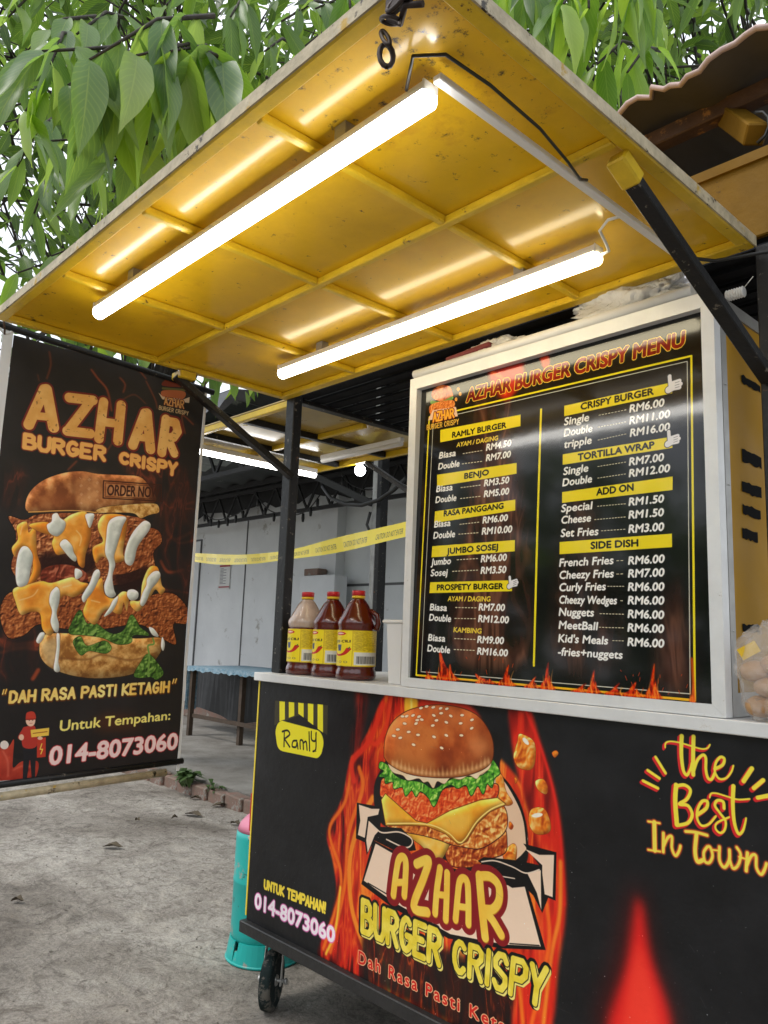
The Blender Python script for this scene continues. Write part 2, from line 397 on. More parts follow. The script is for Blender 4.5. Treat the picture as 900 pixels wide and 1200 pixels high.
    def paint(s, M, col, alpha=1.0, soft=0, grow=0, add=False, off=(0, 0)):
        if M is None: return
        x0, y0, m = M
        pad = int(soft*2+grow+2) if (soft or grow) else 0
        if pad: m = np.pad(m, pad); x0 -= pad; y0 -= pad
        if grow: m = dilate(m, grow)
        if soft: m = blur(m, soft)
        x0 += int(off[0]); y0 += int(off[1])
        cx0 = max(0, x0); cy0 = max(0, y0); cx1 = min(s.w, x0+m.shape[1]); cy1 = min(s.h, y0+m.shape[0])
        if cx1 <= cx0 or cy1 <= cy0: return
        m = m[cy0-y0:cy1-y0, cx0-x0:cx1-x0, None]*alpha; v = s.img[cy0:cy1, cx0:cx1]
        c = col(cy1-cy0, cx1-cx0) if callable(col) else np.array(col, np.float32)/255
        if add: v += m*c
        else: v += m*(c-v)
    def poly(s, pts, col, smooth=True, **k): s.paint(s.pmask(pts, smooth), col, **k)
    def line(s, pts, w, col, smooth=True, **k): s.paint(s.smask(pts, w, smooth), col, **k)
    def ell(s, c, rx, ry, col, ang=0, **k):
        a = R(ang); s.poly([(c[0]+rx*math.cos(t)*math.cos(a)-ry*math.sin(t)*math.sin(a), c[1]+rx*math.cos(t)*math.sin(a)+ry*math.sin(t)*math.cos(a)) for t in np.arange(0, 6.28, .6)], col, **k)
    def tmask(s, txt, p0, p1, h, italic=0.0, h1=None, spacing=1.0, grow=0):
        """type set from p0 to p1 (left and right ends of the baseline), cap height h (crop units)"""
        E = text_edges(txt, spacing).copy(); E[:, :, 1] /= cap_h(); wid = E[:, :, 0].max()
        q = s.P([p0, p1, (p0[0], p0[1]-h), (p1[0], p1[1]-(h1 or h))])
        H0 = abs(q[2][1]-q[0][1]); H1 = abs(q[3][1]-q[1][1])
        x = E[:, :, 0]/wid; y = E[:, :, 1]; hh = H0+(H1-H0)*x
        O = np.empty_like(E); O[:, :, 0] = q[0][0]+(q[1][0]-q[0][0])*x + italic*y*hh; O[:, :, 1] = q[0][1]+(q[1][1]-q[0][1])*x - y*hh
        M = s.fill_edges(O, 6+grow)
        if M is not None and grow:
            f = grow-int(grow); m = dilate(M[2], int(grow))
            if f: m = m*(1-f)+dilate(m, 1)*f
            M = (M[0], M[1], m)
        return M
    def type(s, txt, p0, p1, h, col, bold=0, **k): s.paint(s.tmask(txt, p0, p1, h, grow=bold, **k), col)
    def pen(s, txt, BL, BR, TL, TR, w, gap=.32, italic=0, jitter=0):
        """stroke letters inside the quad; w = pen width in crop units"""
        q = s.P([BL, BR, TL, TR]); ws = [SW.get(c, .4 if c == ' ' else 1.0) for c in txt]
        tot = sum(ws)+gap*(len(txt)-1); ms = []; x = 0; sc = s.scale(BL)*.5+s.scale(BR)*.5; rg = random.Random(len(txt))
        for c, cw in zip(txt, ws):
            for st in SF.get(c, []):
                pts = []
                for (a, b) in st:
                    u = (x+a*cw+italic*b)/tot; lo = q[0]+(q[1]-q[0])*u; hi = q[2]+(q[3]-q[2])*u; pts.append(lo+(hi-lo)*b)
                pts = np.array(pts)
                if jitter: pts = pts + np.array([rg.uniform(-jitter, jitter), rg.uniform(-jitter, jitter)])
                ms.append(s.smask(None, w*sc, smooth=False, rawc=pts, pad=6))
            x += cw+gap
        return s.union(ms)
    def strokes(s, lst, smooth=True): return s.union([s.smask(p, w, smooth) for p, w in lst])
    def tex(s, c0, c1, cell, seed, sx=1, sy=1, c2=None, power=1.0):
        def f(h, w):
            n = np.clip((fbm(h, w, cell, seed, 5, sx, sy)-.3)/.4, 0, 1)**power; n = n[..., None]
            a = np.array(c0, np.float32)/255; b = np.array(c1, np.float32)/255
            if c2 is None: return a+(b-a)*n
            c = np.array(c2, np.float32)/255
            return np.where(n < .5, a+(b-a)*n*2, b+(c-b)*(n*2-1))
        return f
    def bumps(s, dark, mid, light, cell, seed, rel=1.0):
        """craggy fried crust: warped cells lit from the upper left"""
        def f(h, w):
            ys, xs = np.mgrid[0:h, 0:w]
            d1 = worley(h+4, w+4, cell*1.25, seed); d2 = worley(h+4, w+4, cell*.55, seed+1); nz = fbm(h+4, w+4, cell*.7, seed+2, 3)
            wx = ((fbm(h+4, w+4, cell*1.3, seed+5, 2)-.5)*cell*2.2).astype(int); wy = ((fbm(h+4, w+4, cell*1.3, seed+6, 2)-.5)*cell*2.2).astype(int)
            Y, X = np.mgrid[0:h+4, 0:w+4]; Yi = np.clip(Y+wy, 0, h+3); Xi = np.clip(X+wx, 0, w+3)
            H = (1-d1[Yi, Xi])+.45*(1-d2[Yi, Xi])+.9*nz; k = max(1, int(cell*.12))
            H = blur(H, 1); g = (H[2:h+2, 2:w+2]-np.roll(np.roll(H, -k, 0), -k, 1)[2:h+2, 2:w+2])/k*cell*.16*rel
            v = np.clip(.36+.42*(H[2:h+2, 2:w+2]-.85)-g*-1.0+.12*(fbm(h, w, cell*5, seed+9, 2)-.5)*2, 0, 1)[..., None]
            D, Mi, Li = [np.array(c, np.float32)/255 for c in (dark, mid, light)]
            return np.where(v < .5, D+(Mi-D)*(v/.5), Mi+(Li-Mi)*np.clip((v-.5)/.4, 0, 1)**1.4)
        return f
    def gel(s, M, col, r=6, k=.9, spec=.5):
        """glossy swollen shape: shading from the blurred mask, lit from the upper left"""
        if M is None: return
        x0, y0, m = M; p = r*2; mp = np.pad(m, p); H = blur(mp, r)+.12*blur(fbm(*mp.shape, r*4, int(x0)+3, 3), 2); sh = max(1, r//2)
        g = (np.roll(np.roll(H, sh, 0), sh, 1)-np.roll(np.roll(H, -sh, 0), -sh, 1))[p:-p, p:-p]
        def f(h, w):
            base = col(h, w) if callable(col) else np.ones((h, w, 3), np.float32)*(np.array(col, np.float32)/255)
            gg = g[-h:, -w:] if (y0 < 0 or x0 < 0) else g[:h, :w]
            lit = np.clip(1+k*(-gg), .45, 1.35)[..., None]; o = base*lit
            return o+(1-o)*(np.clip(-gg-.30, 0, .5)*2*spec)[..., None]
        s.paint(M, f)
    def image(s):
        im = bpy.data.images.new(s.name, s.w, s.h, alpha=False)
        a = np.ones((s.h, s.w, 4), np.float32); a[..., :3] = np.clip(s.img, 0, 1)[::-1]
        im.pixels.foreach_set(a.ravel()); im.update(); im.pack()
        return im
    def material(s, rough=.25, coat=0, bump=.0, bscale=20, haze=0, spec=.5):
        m = bpy.data.materials.new(s.name+'_print'); m.use_nodes = True; t = m.node_tree; b = t.nodes['Principled BSDF']
        ti = t.nodes.new('ShaderNodeTexImage'); ti.image = s.image(); t.links.new(ti.outputs['Color'], b.inputs['Base Color'])
        b.inputs['Roughness'].default_value = rough; b.inputs['Specular IOR Level'].default_value = spec
        if coat: b.inputs['Coat Weight'].default_value = coat; b.inputs['Coat Roughness'].default_value = .06
        if bump:
            co = t.nodes.new('ShaderNodeTexCoord'); n = t.nodes.new('ShaderNodeTexNoise'); n.inputs['Scale'].default_value = bscale; n.inputs['Detail'].default_value = 4
            bp = t.nodes.new('ShaderNodeBump'); bp.inputs['Strength'].default_value = bump; bp.inputs['Distance'].default_value = .01
            t.links.new(co.outputs['Object'], n.inputs['Vector']); t.links.new(n.outputs['Fac'], bp.inputs['Height']); t.links.new(bp.outputs[0], b.inputs['Normal'])
        return m
def flame_wisp(c, pts, w, col=(255, 120, 30), glow=(200, 30, 10), a=.9):
    M = c.smask(pts, w)
    c.paint(M, glow, alpha=a*.7, soft=7); c.paint(M, col, alpha=a, soft=2)

# ---- counter front print
def art_counter():
    c = Canvas('counter_front', 1, -.003, 0.0, 1.80, .277, 1.091, 950, (27, 27, 29))
    n = fbm(c.h, c.w, 60, 3, 5)[..., None]; c.img *= .75+.5*n
    RED, ORG, YEL = (222, 36, 22), (250, 120, 30), (255, 205, 60)
    # left flames (photo pixels)
    c.poly([(416, 800), (430, 803), (425, 850), (416, 892), (411, 870), (417, 840)], fire((50, 12, 12), (120, 20, 16), (180, 36, 22), (220, 70, 40), seed=9, cell=30, sy=6), soft=11, alpha=.8)
    c.poly([(452, 812), (480, 814), (474, 850), (456, 890), (450, 930), (440, 950), (424, 965), (416, 1000), (420, 1060), (432, 1110), (425, 1145), (372, 1122), (386, 1080), (393, 1045), (389, 1010), (382, 975), (400, 935), (409, 893), (428, 862)], fire(seed=11, cell=40, sy=5), soft=3)
    c.poly([(440, 880), (520, 840), (640, 960), (650, 1120), (560, 1190), (470, 1190), (425, 1130), (410, 1060), (412, 1000), (430, 950)], fire((150, 20, 12), (222, 56, 22), (250, 122, 36), (255, 190, 80), seed=15, cell=46, sy=5, bias=.05), soft=4)
    for p, w, cl in [([(412, 888), (404, 938), (385, 973), (398, 1020), (396, 1052), (378, 1112)], 4, ORG), ([(420, 900), (424, 925), (408, 975), (404, 1030), (392, 1090), (386, 1115)], 5, ORG),
                     ([(430, 864), (440, 872), (452, 850), (458, 815)], 5, (240, 60, 30)), ([(436, 935), (419, 968), (409, 1010), (411, 1062), (424, 1105), (438, 1135)], 6, (255, 150, 40)),
                     ([(448, 825), (432, 868), (412, 892), (414, 915)], 6, (235, 50, 26)), ([(456, 1115), (470, 1140), (464, 1165)], 5, ORG), ([(430, 1085), (446, 1118), (455, 1160)], 5, YEL), ([(470, 1060), (482, 1110), (476, 1170)], 6, ORG),
                     ([(560, 1120), (572, 1160), (566, 1200)], 6, ORG), ([(398, 1040), (392, 1090), (381, 1118)], 3, YEL)]:
        flame_wisp(c, p, w, cl)
    # dark gaps low between the flames
    c.poly([(500, 1110), (560, 1130), (600, 1150), (620, 1215), (520, 1215), (492, 1170)], fire((24, 18, 18), (46, 18, 14), (190, 70, 26), (246, 150, 60), seed=77, cell=34, sy=5, bias=-.12), soft=9, alpha=.95)
    c.poly([(425, 1095), (450, 1090), (500, 1110), (500, 1190), (440, 1175), (424, 1140)], fire((26, 18, 18), (60, 20, 14), (214, 78, 26), (250, 160, 60), seed=79, cell=30, sy=5, bias=-.06), soft=8, alpha=.9)
    # right flame
    c.poly([(596, 822), (618, 826), (632, 870), (646, 915), (655, 960), (660, 1010), (662, 1070), (654, 1130), (642, 1215), (600, 1215), (610, 1130), (640, 1060), (630, 990), (612, 930), (600, 880)], fire((120, 14, 12), (228, 42, 24), (244, 84, 34), (252, 140, 60), seed=21, cell=60, sy=7), soft=5)
    for p, w, cl in [([(614, 830), (634, 880), (648, 930), (656, 985), (660, 1060)], 4, (236, 40, 30)), ([(656, 1010), (655, 1070), (645, 1120), (636, 1200)], 5, (255, 140, 40)), ([(640, 1060), (642, 1110), (622, 1200)], 5, (255, 110, 30)), ([(606, 1140), (612, 1200)], 5, ORG)]:
        flame_wisp(c, p, w, cl)
    c.poly([(474, 815), (488, 817), (489, 850), (475, 850)], (255, 190, 50), soft=3); c.line([(481, 816), (482, 850)], 3, (255, 225, 110), soft=2)
    c.poly([(492, 818), (545, 824), (560, 850), (500, 850)], (214, 44, 26), soft=5)
    # far right tall soft flame
    c.poly([(740, 1045), (752, 1045), (762, 1110), (790, 1215), (700, 1215), (722, 1120)], (90, 14, 14), soft=26, alpha=.85)
    c.poly([(744, 1058), (752, 1060), (762, 1120), (785, 1215), (712, 1215), (733, 1130)], (228, 34, 30), soft=11)
    c.poly([(746, 1110), (756, 1130), (772, 1215), (728, 1215)], (255, 66, 46), soft=10, alpha=.8)
    # burger, coordinates measured on an enlargement of the photograph
    c.crop(400, 800, 3.4615)
    c.poly([(200, 240), (180, 310), (130, 420), (150, 560), (260, 620), (500, 760), (720, 760), (755, 640), (720, 480), (640, 360), (620, 200)], (24, 22, 22), soft=1)
    c.poly([(560, 330), (640, 380), (700, 470), (735, 560), (745, 680), (600, 760), (500, 600)], (240, 200, 165))
    c.line([(610, 350), (680, 420), (735, 540), (752, 680)], 9, (16, 14, 14))
    OB = (60, 18, 10)
    def crumb(pts, seed=1):
        M = c.pmask(pts); c.paint(M, (150, 50, 10), grow=1); c.gel(M, c.bumps((196, 74, 14), (244, 136, 34), (255, 200, 110), 30, seed), 5, .7)
    crumb([(625, 370), (650, 380), (665, 440), (692, 488), (660, 496), (630, 450)], 4)
    crumb([(655, 690), (690, 655), (708, 670), (700, 730), (660, 720)], 5)
    for i, p in enumerate([[(722, 208), (775, 235), (785, 290), (770, 350), (718, 345), (696, 300), (712, 240)], [(785, 400), (815, 392), (833, 420), (828, 452), (795, 435)], [(768, 515), (820, 512), (846, 575), (835, 610), (785, 613), (758, 570)], [(852, 285), (868, 276), (877, 288), (862, 303)], [(700, 385), (711, 395), (703, 410)], [(680, 565), (694, 580), (688, 595), (677, 588)]]): crumb(p, 10+i)
    c.ell((745, 238), 18, 8, (255, 246, 225), 50); c.ell((792, 538), 22, 9, (255, 246, 225), -8)
    pat3 = c.pmask([(420, 700), (440, 660), (520, 670), (600, 650), (655, 590), (668, 640), (660, 690), (600, 715), (540, 745), (450, 745)])
    c.paint(pat3, OB, grow=2); c.paint(pat3, c.bumps((112, 28, 8), (186, 74, 22), (250, 176, 90), 17, 31))
    ch2 = c.pmask([(440, 640), (400, 720), (360, 700), (320, 660), (250, 605), (300, 590), (400, 625)])
    c.paint(ch2, OB, grow=1); c.gel(ch2, c.tex((222, 130, 20), (252, 186, 60), 90, 33, c2=(255, 212, 110)), 7, .8)
    pat2 = c.pmask([(185, 578), (340, 576), (420, 600), (470, 655), (500, 640), (545, 570), (600, 512), (650, 498), (670, 545), (662, 600), (620, 640), (560, 672), (500, 668), (440, 655), (400, 640), (330, 620), (240, 602)])
    c.paint(pat2, OB, grow=2); c.paint(pat2, c.bumps((140, 44, 12), (222, 118, 40), (255, 214, 130), 20, 34))
    pat1 = c.pmask([(165, 390), (200, 400), (260, 430), (330, 450), (380, 470), (420, 430), (520, 420), (600, 410), (634, 420), (622, 470), (560, 492), (500, 520), (420, 560), (350, 575), (290, 560), (230, 510), (190, 470), (158, 462), (155, 430)])
    c.paint(pat1, OB, grow=2); c.paint(pat1, c.bumps((186, 40, 14), (240, 84, 30), (255, 160, 90), 15, 35))
    ch1 = c.pmask([(160, 476), (176, 452), (235, 505), (300, 562), (345, 572), (440, 520), (560, 478), (630, 468), (664, 494), (600, 522), (548, 572), (505, 642), (472, 657), (420, 612), (340, 580), (178, 578)], smooth=False)
    c.paint(ch1, (120, 50, 10), grow=2); c.gel(ch1, c.tex((236, 140, 24), (252, 182, 52), 110, 36, c2=(255, 206, 88)), 9, .7)
    c.line([(182, 572), (340, 574), (425, 606), (472, 648), (500, 634), (545, 566), (600, 517), (655, 492)], 5, (255, 226, 130)); c.poly([(380, 575), (420, 540), (520, 540), (480, 620)], (255, 214, 96), soft=9, alpha=.6)
    let = c.pmask([(158, 322), (190, 340), (210, 372), (250, 395), (320, 405), (370, 432), (420, 405), (470, 385), (560, 380), (600, 345), (606, 308), (640, 362), (618, 388), (608, 425), (588, 410), (572, 452), (550, 418), (524, 458), (503, 415), (470, 428), (440, 414), (405, 436), (374, 502), (350, 466), (318, 440), (300, 462), (282, 436), (258, 460), (244, 424), (210, 430), (205, 402), (176, 408), (172, 384), (150, 380), (170, 358), (150, 345)])
    c.paint(let, (14, 50, 14), grow=2); c.paint(let, c.bumps((26, 84, 22), (92, 178, 44), (196, 232, 110), 16, 37))
    for i in range(16):
        x = 175+i*28; c.line([(x, 372+26*math.sin((x-170)/470*3.14)), (x+7, 404+26*math.sin((x-170)/470*3.14))], 4, (28, 92, 24), soft=1, alpha=.7)
    may = c.pmask([(188, 325), (240, 360), (330, 380), (420, 382), (520, 365), (598, 322), (596, 350), (562, 372), (545, 390), (515, 376), (480, 392), (440, 386), (415, 410), (386, 400), (370, 428), (350, 402), (330, 404), (310, 388), (268, 396), (246, 376), (205, 362)])
    c.paint(may, (150, 96, 50), grow=1); c.paint(may, c.tex((240, 205, 160), (254, 236, 206), 50, 38))
    bun = c.pmask([(171, 290), (176, 225), (203, 164), (255, 121), (320, 99), (400, 91), (480, 103), (545, 132), (588, 182), (611, 240), (612, 300), (596, 332), (560, 356), (500, 376), (440, 384), (380, 384), (300, 376), (240, 358), (193, 330), (175, 308)])
    c.paint(bun, (70, 24, 8), grow=2); c.gel(bun, c.tex((150, 60, 20), (192, 88, 34), 80, 39, c2=(218, 122, 56)), 26, .55, .15)
    def inb(M, mm):  # keep a soft overlay inside the bun
        U = c.union([bun]); x0, y0, m = M; return M
    c.poly([(330, 120), (440, 105), (540, 150), (560, 200), (480, 180), (380, 160)], (232, 140, 76), soft=18, alpha=.6)
    c.poly([(215, 190), (260, 150), (300, 190), (250, 250), (210, 260)], (226, 134, 72), soft=14, alpha=.55)
    c.poly([(190, 220), (196, 200), (186, 290), (200, 310), (178, 300)], (110, 36, 10), soft=9, alpha=.7)
    c.poly([(340, 280), (400, 270), (460, 290), (420, 320), (360, 315)], (140, 52, 16), soft=12, alpha=.6)
    c.poly([(510, 230), (560, 215), (595, 240), (580, 290), (530, 290)], (240, 150, 86), soft=12, alpha=.65)
    c.poly([(200, 318), (260, 345), (340, 362), (440, 366), (540, 345), (595, 310), (590, 330), (540, 358), (440, 378), (330, 374), (230, 350)], (250, 190, 120), soft=5, alpha=.75)
    for i, x in enumerate(range(205, 600, 17)):
        yb = 322+52*math.sin((x-172)/440*3.14159); c.line([(x, yb), (x+3*math.sin(i), yb-22-14*((i*7) % 5)/4)], (10, 2), (254, 206, 146), soft=2, alpha=.55)
    for x, y in [(245, 137), (262, 136), (288, 133), (305, 152), (312, 138), (323, 150), (300, 166), (320, 103), (343, 97), (370, 100), (400, 104), (425, 106), (372, 133), (402, 124), (441, 135), (487, 132), (383, 153), (423, 161), (368, 174), (481, 165), (527, 151), (526, 185), (484, 214), (423, 214), (373, 220), (404, 265), (290, 252), (308, 212), (270, 200), (254, 166), (226, 190), (210, 216), (236, 224)]:
        c.ell((x, y), 9, 6, (120, 50, 16), 30*math.sin(x), soft=1, alpha=.7); c.ell((x, y), 8, 5, (254, 232, 196), 30*math.sin(x))
    # ribbon
    BK, BG = (18, 16, 16), (248, 216, 188)
    c.poly([(60, 487), (160, 505), (156, 585), (240, 590), (290, 640), (300, 680), (230, 690), (130, 640), (100, 700), (92, 648), (56, 632)], BK, smooth=False)
    c.poly([(68, 495), (120, 512), (152, 512), (146, 536), (104, 545), (92, 630), (64, 618), (74, 560)], BG, smooth=False)
    c.poly([(108, 560), (150, 600), (132, 620), (104, 690), (98, 640)], BG, smooth=False)
    c.line([(120, 575), (160, 608), (230, 606), (280, 632), (280, 660), (250, 668), (180, 636)], 5, (240, 214, 190))
    c.line([(128, 640), (85, 815)], 5, BK, smooth=False)
    c.crop(400, 980, 3.4615)
    c.poly([(126, 16), (200, 55), (600, 175), (748, 192), (826, 462), (640, 455), (430, 415), (205, 290), (78, 194)], BK, smooth=False)
    c.poly([(136, 30), (220, 78), (600, 195), (740, 202), (806, 448), (660, 440), (440, 398), (210, 268), (88, 180)], BG, smooth=False)
    c.line([(105, 190), (200, 246)], 4, BK, smooth=False); c.line([(680, 436), (800, 444)], 4, BK, smooth=False)
    c.poly([(550, 100), (575, 85), (650, 92), (720, 100), (800, 118), (735, 30), (870, 66), (866, 262), (836, 250), (812, 312), (775, 240), (740, 205), (690, 210), (640, 180), (590, 130)], BK, smooth=False)
    c.poly([(742, 52), (800, 76), (860, 76), (854, 248), (822, 236), (812, 150), (812, 118)], BG, smooth=False)
    c.poly([(752, 152), (806, 138), (808, 300), (790, 230)], BG, smooth=False)
    c.line([(566, 104), (620, 100), (690, 124), (745, 150), (800, 136)], 5, (240, 214, 190)); c.line([(630, 160), (700, 172)], 4, (240, 214, 190))
    # lettering
    az = [([(208, 238), (216, 170), (228, 100), (245, 84), (258, 104), (256, 180), (252, 240)], 27), ([(216, 188), (258, 186)], 22),
          ([(302, 112), (350, 98), (330, 170), (290, 285), (345, 308)], 31), ([(397, 130), (384, 220), (377, 312)], 27), ([(426, 150), (424, 240), (420, 338)], 27), ([(385, 236), (424, 240)], 22),
          ([(460, 338), (468, 250), (476, 186), (492, 170), (508, 190), (512, 270), (512, 356)], 27), ([(468, 284), (512, 290)], 22),
          ([(556, 160), (566, 280), (580, 410)], 34), ([(556, 162), (600, 164), (634, 200), (636, 260), (612, 296), (578, 300), (610, 340), (645, 400)], 32)]
    M = c.strokes([(p, w+44) for p, w in az]); c.paint(M, (140, 26, 30))
    M = c.strokes(az); c.paint(M, (196, 120, 26), off=(1, 2)); c.paint(M, c.tex((250, 196, 66), (253, 212, 84), 40, 41))
    for args in (('BURGER', (82, 385), (392, 520), (84, 262), (398, 392), 22), ('CRISPY', (452, 542), (808, 688), (454, 424), (828, 540), 23)):
        M = c.pen(*args, gap=.42); c.paint(M, (22, 20, 18), grow=7); c.paint(M, (245, 226, 120), grow=2, off=(4, 4)); c.paint(M, (22, 20, 18), grow=2, off=(0, 0)); c.paint(M, c.tex((232, 204, 48), (250, 228, 92), 30, 42))
    M = c.tmask('Dah Rasa Pasti Ketagih', (66, 514), (770, 852), 50, spacing=1.3, grow=1); c.paint(M, (250, 190, 140), grow=2); c.paint(M, (214, 38, 30))
    # phone number, order line
    c.crop(260, 1040, 5.625)
    M = c.tmask('014-8073060', (212, 131), (735, 365), 96, h1=98, grow=2); c.paint(M, (240, 120, 190), grow=3, soft=1); c.paint(M, (252, 240, 246))
    c.crop(260, 780, 2.25)
    M = c.pen('UNTUK TEMPAHAN!', (110, 587), (270, 652), (111, 566), (272, 627), 5.5, gap=.42); c.paint(M, (20, 20, 20), grow=1); c.paint(M, (252, 222, 70))
    # small badge: striped awning over a pill with a name
    c.crop(200, 640, 3)
    c.poly([(365, 543), (550, 560), (548, 665), (455, 592), (362, 630)], (74, 68, 44), smooth=False, alpha=.8)
    for i, x in enumerate((380, 413, 446, 480, 514)):
        k = (x-365)/180*14; yb = (622-(x-365)*.38) if x < 440 else (592+(x-450)*.78)
        c.poly([(x, 544+k), (x+19, 546+k), (x+19, yb+(-7 if x < 440 else 14)), (x, yb)], (250, 236, 44), smooth=False)
    c.line([(390, 656), (508, 690)], 66, (250, 236, 44)); c.line([(394, 690), (508, 712)], 50, (250, 236, 44)); c.line([(388, 668), (390, 684)], 52, (250, 236, 44)); c.line([(510, 690), (510, 708)], 52, (250, 236, 44))
    M = c.strokes([([(396, 704), (397, 650)], 5), ([(390, 652), (408, 648), (416, 662), (400, 676), (398, 678), (416, 706)], 5), ([(441, 684), (428, 686), (425, 704), (438, 706), (442, 690), (445, 712)], 5),
                   ([(453, 712), (453, 684), (462, 686), (464, 714)], 5), ([(464, 692), (474, 688), (477, 717)], 5), ([(484, 654), (486, 719)], 5), ([(492, 652), (493, 680), (506, 684), (509, 656)], 5), ([(508, 660), (508, 712), (498, 722)], 5)])
    c.paint(M, (22, 22, 20)); c.ell((507, 721), 2.5, 2.5, (120, 116, 30))
    # script slogan
    c.crop(740, 850, 5.625)
    sc = [([(327, 72), (324, 180), (336, 290), (360, 328), (384, 290), (392, 250)], (30, 14)), ([(405, 75), (402, 200), (403, 325)], 28), ([(404, 310), (430, 232), (466, 196), (486, 216), (486, 290), (500, 348), (524, 356), (545, 316)], 20),
          ([(545, 288), (596, 262), (608, 222), (582, 210), (552, 248), (546, 306), (574, 352), (620, 348), (654, 308), (668, 266)], (22, 12)), ([(218, 146), (222, 116), (256, 106), (320, 116), (400, 140), (460, 156), (498, 150), (513, 128)], 11),
          ([(155, 210), (220, 315)], 20), ([(103, 297), (180, 350)], 20), ([(72, 366), (170, 415)], 20), ([(790, 285), (735, 368)], 30), ([(865, 362), (802, 415)], 28), ([(828, 478), (910, 462)], 28),
          ([(290, 395), (284, 500), (295, 655)], 32), ([(290, 402), (345, 394), (384, 428), (362, 486), (312, 520), (368, 530), (396, 588), (370, 642), (305, 660)], 22),
          ([(430, 590), (488, 548), (496, 504), (462, 502), (432, 556), (430, 618), (460, 662), (508, 650), (552, 600)], (24, 14)), ([(606, 548), (600, 504), (562, 496), (546, 530), (580, 580), (616, 632), (610, 690), (580, 710), (550, 680), (562, 642), (640, 606)], (22, 13)),
          ([(668, 402), (664, 520), (674, 640), (700, 714), (728, 700), (744, 652), (752, 612)], (30, 12)), ([(512, 476), (522, 450), (562, 450), (640, 474), (700, 490), (775, 486)], 12)]
    M = c.strokes(sc); c.paint(M, (222, 40, 44), grow=1, off=(-4, 4)); c.paint(M, (222, 40, 44), grow=1, off=(-2, 2)); c.paint(M, (255, 234, 70))
    tw = [([(146, 640), (149, 825)], 28), ([(105, 634), (182, 646)], 12), ([(105, 821), (185, 833)], 12), ([(206, 712), (205, 835)], 20), ([(207, 800), (235, 742), (262, 736), (262, 810), (285, 860), (308, 832), (318, 796)], 18),
          ([(352, 700), (420, 706), (495, 726)], 18), ([(425, 712), (415, 830), (430, 898), (465, 890)], 26), ([(495, 802), (472, 840), (480, 898), (510, 905), (530, 860), (514, 804), (495, 802)], 18), ([(526, 822), (566, 826)], 10),
          ([(576, 802), (576, 890), (608, 938), (640, 890), (642, 822)], 20), ([(641, 880), (665, 944), (700, 920), (715, 852), (690, 806)], 18), ([(704, 868), (742, 880)], 11), ([(760, 842), (752, 960)], 22), ([(755, 930), (786, 862), (816, 862), (820, 940), (850, 984), (874, 950), (886, 912)], 19)]
    M = c.strokes(tw); c.paint(M, (236, 92, 44), grow=2, soft=1); c.paint(M, (255, 232, 84))
    rg = np.random.default_rng(5)
    for _ in range(900):
        x = rg.integers(2, c.w-3); y = int(c.h*rg.random()**.6)-3; k = 1+(rg.random() < .25); c.img[max(0, y):y+k, x:x+k] += rg.random()**2*.5
    for _ in range(40):
        x = rg.integers(5, c.w-60); y = rg.integers(5, c.h-20); a = rg.random()*6.28; l_ = 10+rg.random()*40
        c.paint(c.smask(None, 1.0, False, rawc=[(x, y), (x+l_*math.cos(a), y+l_*math.sin(a)*.6)]), (120, 120, 122), alpha=.16+.2*rg.random())
    sm = fbm(c.h, c.w, 200, 91, 4, 1.5, .7)[..., None]; c.img += (np.clip(sm-.5, 0, 1)*.10)
    return c

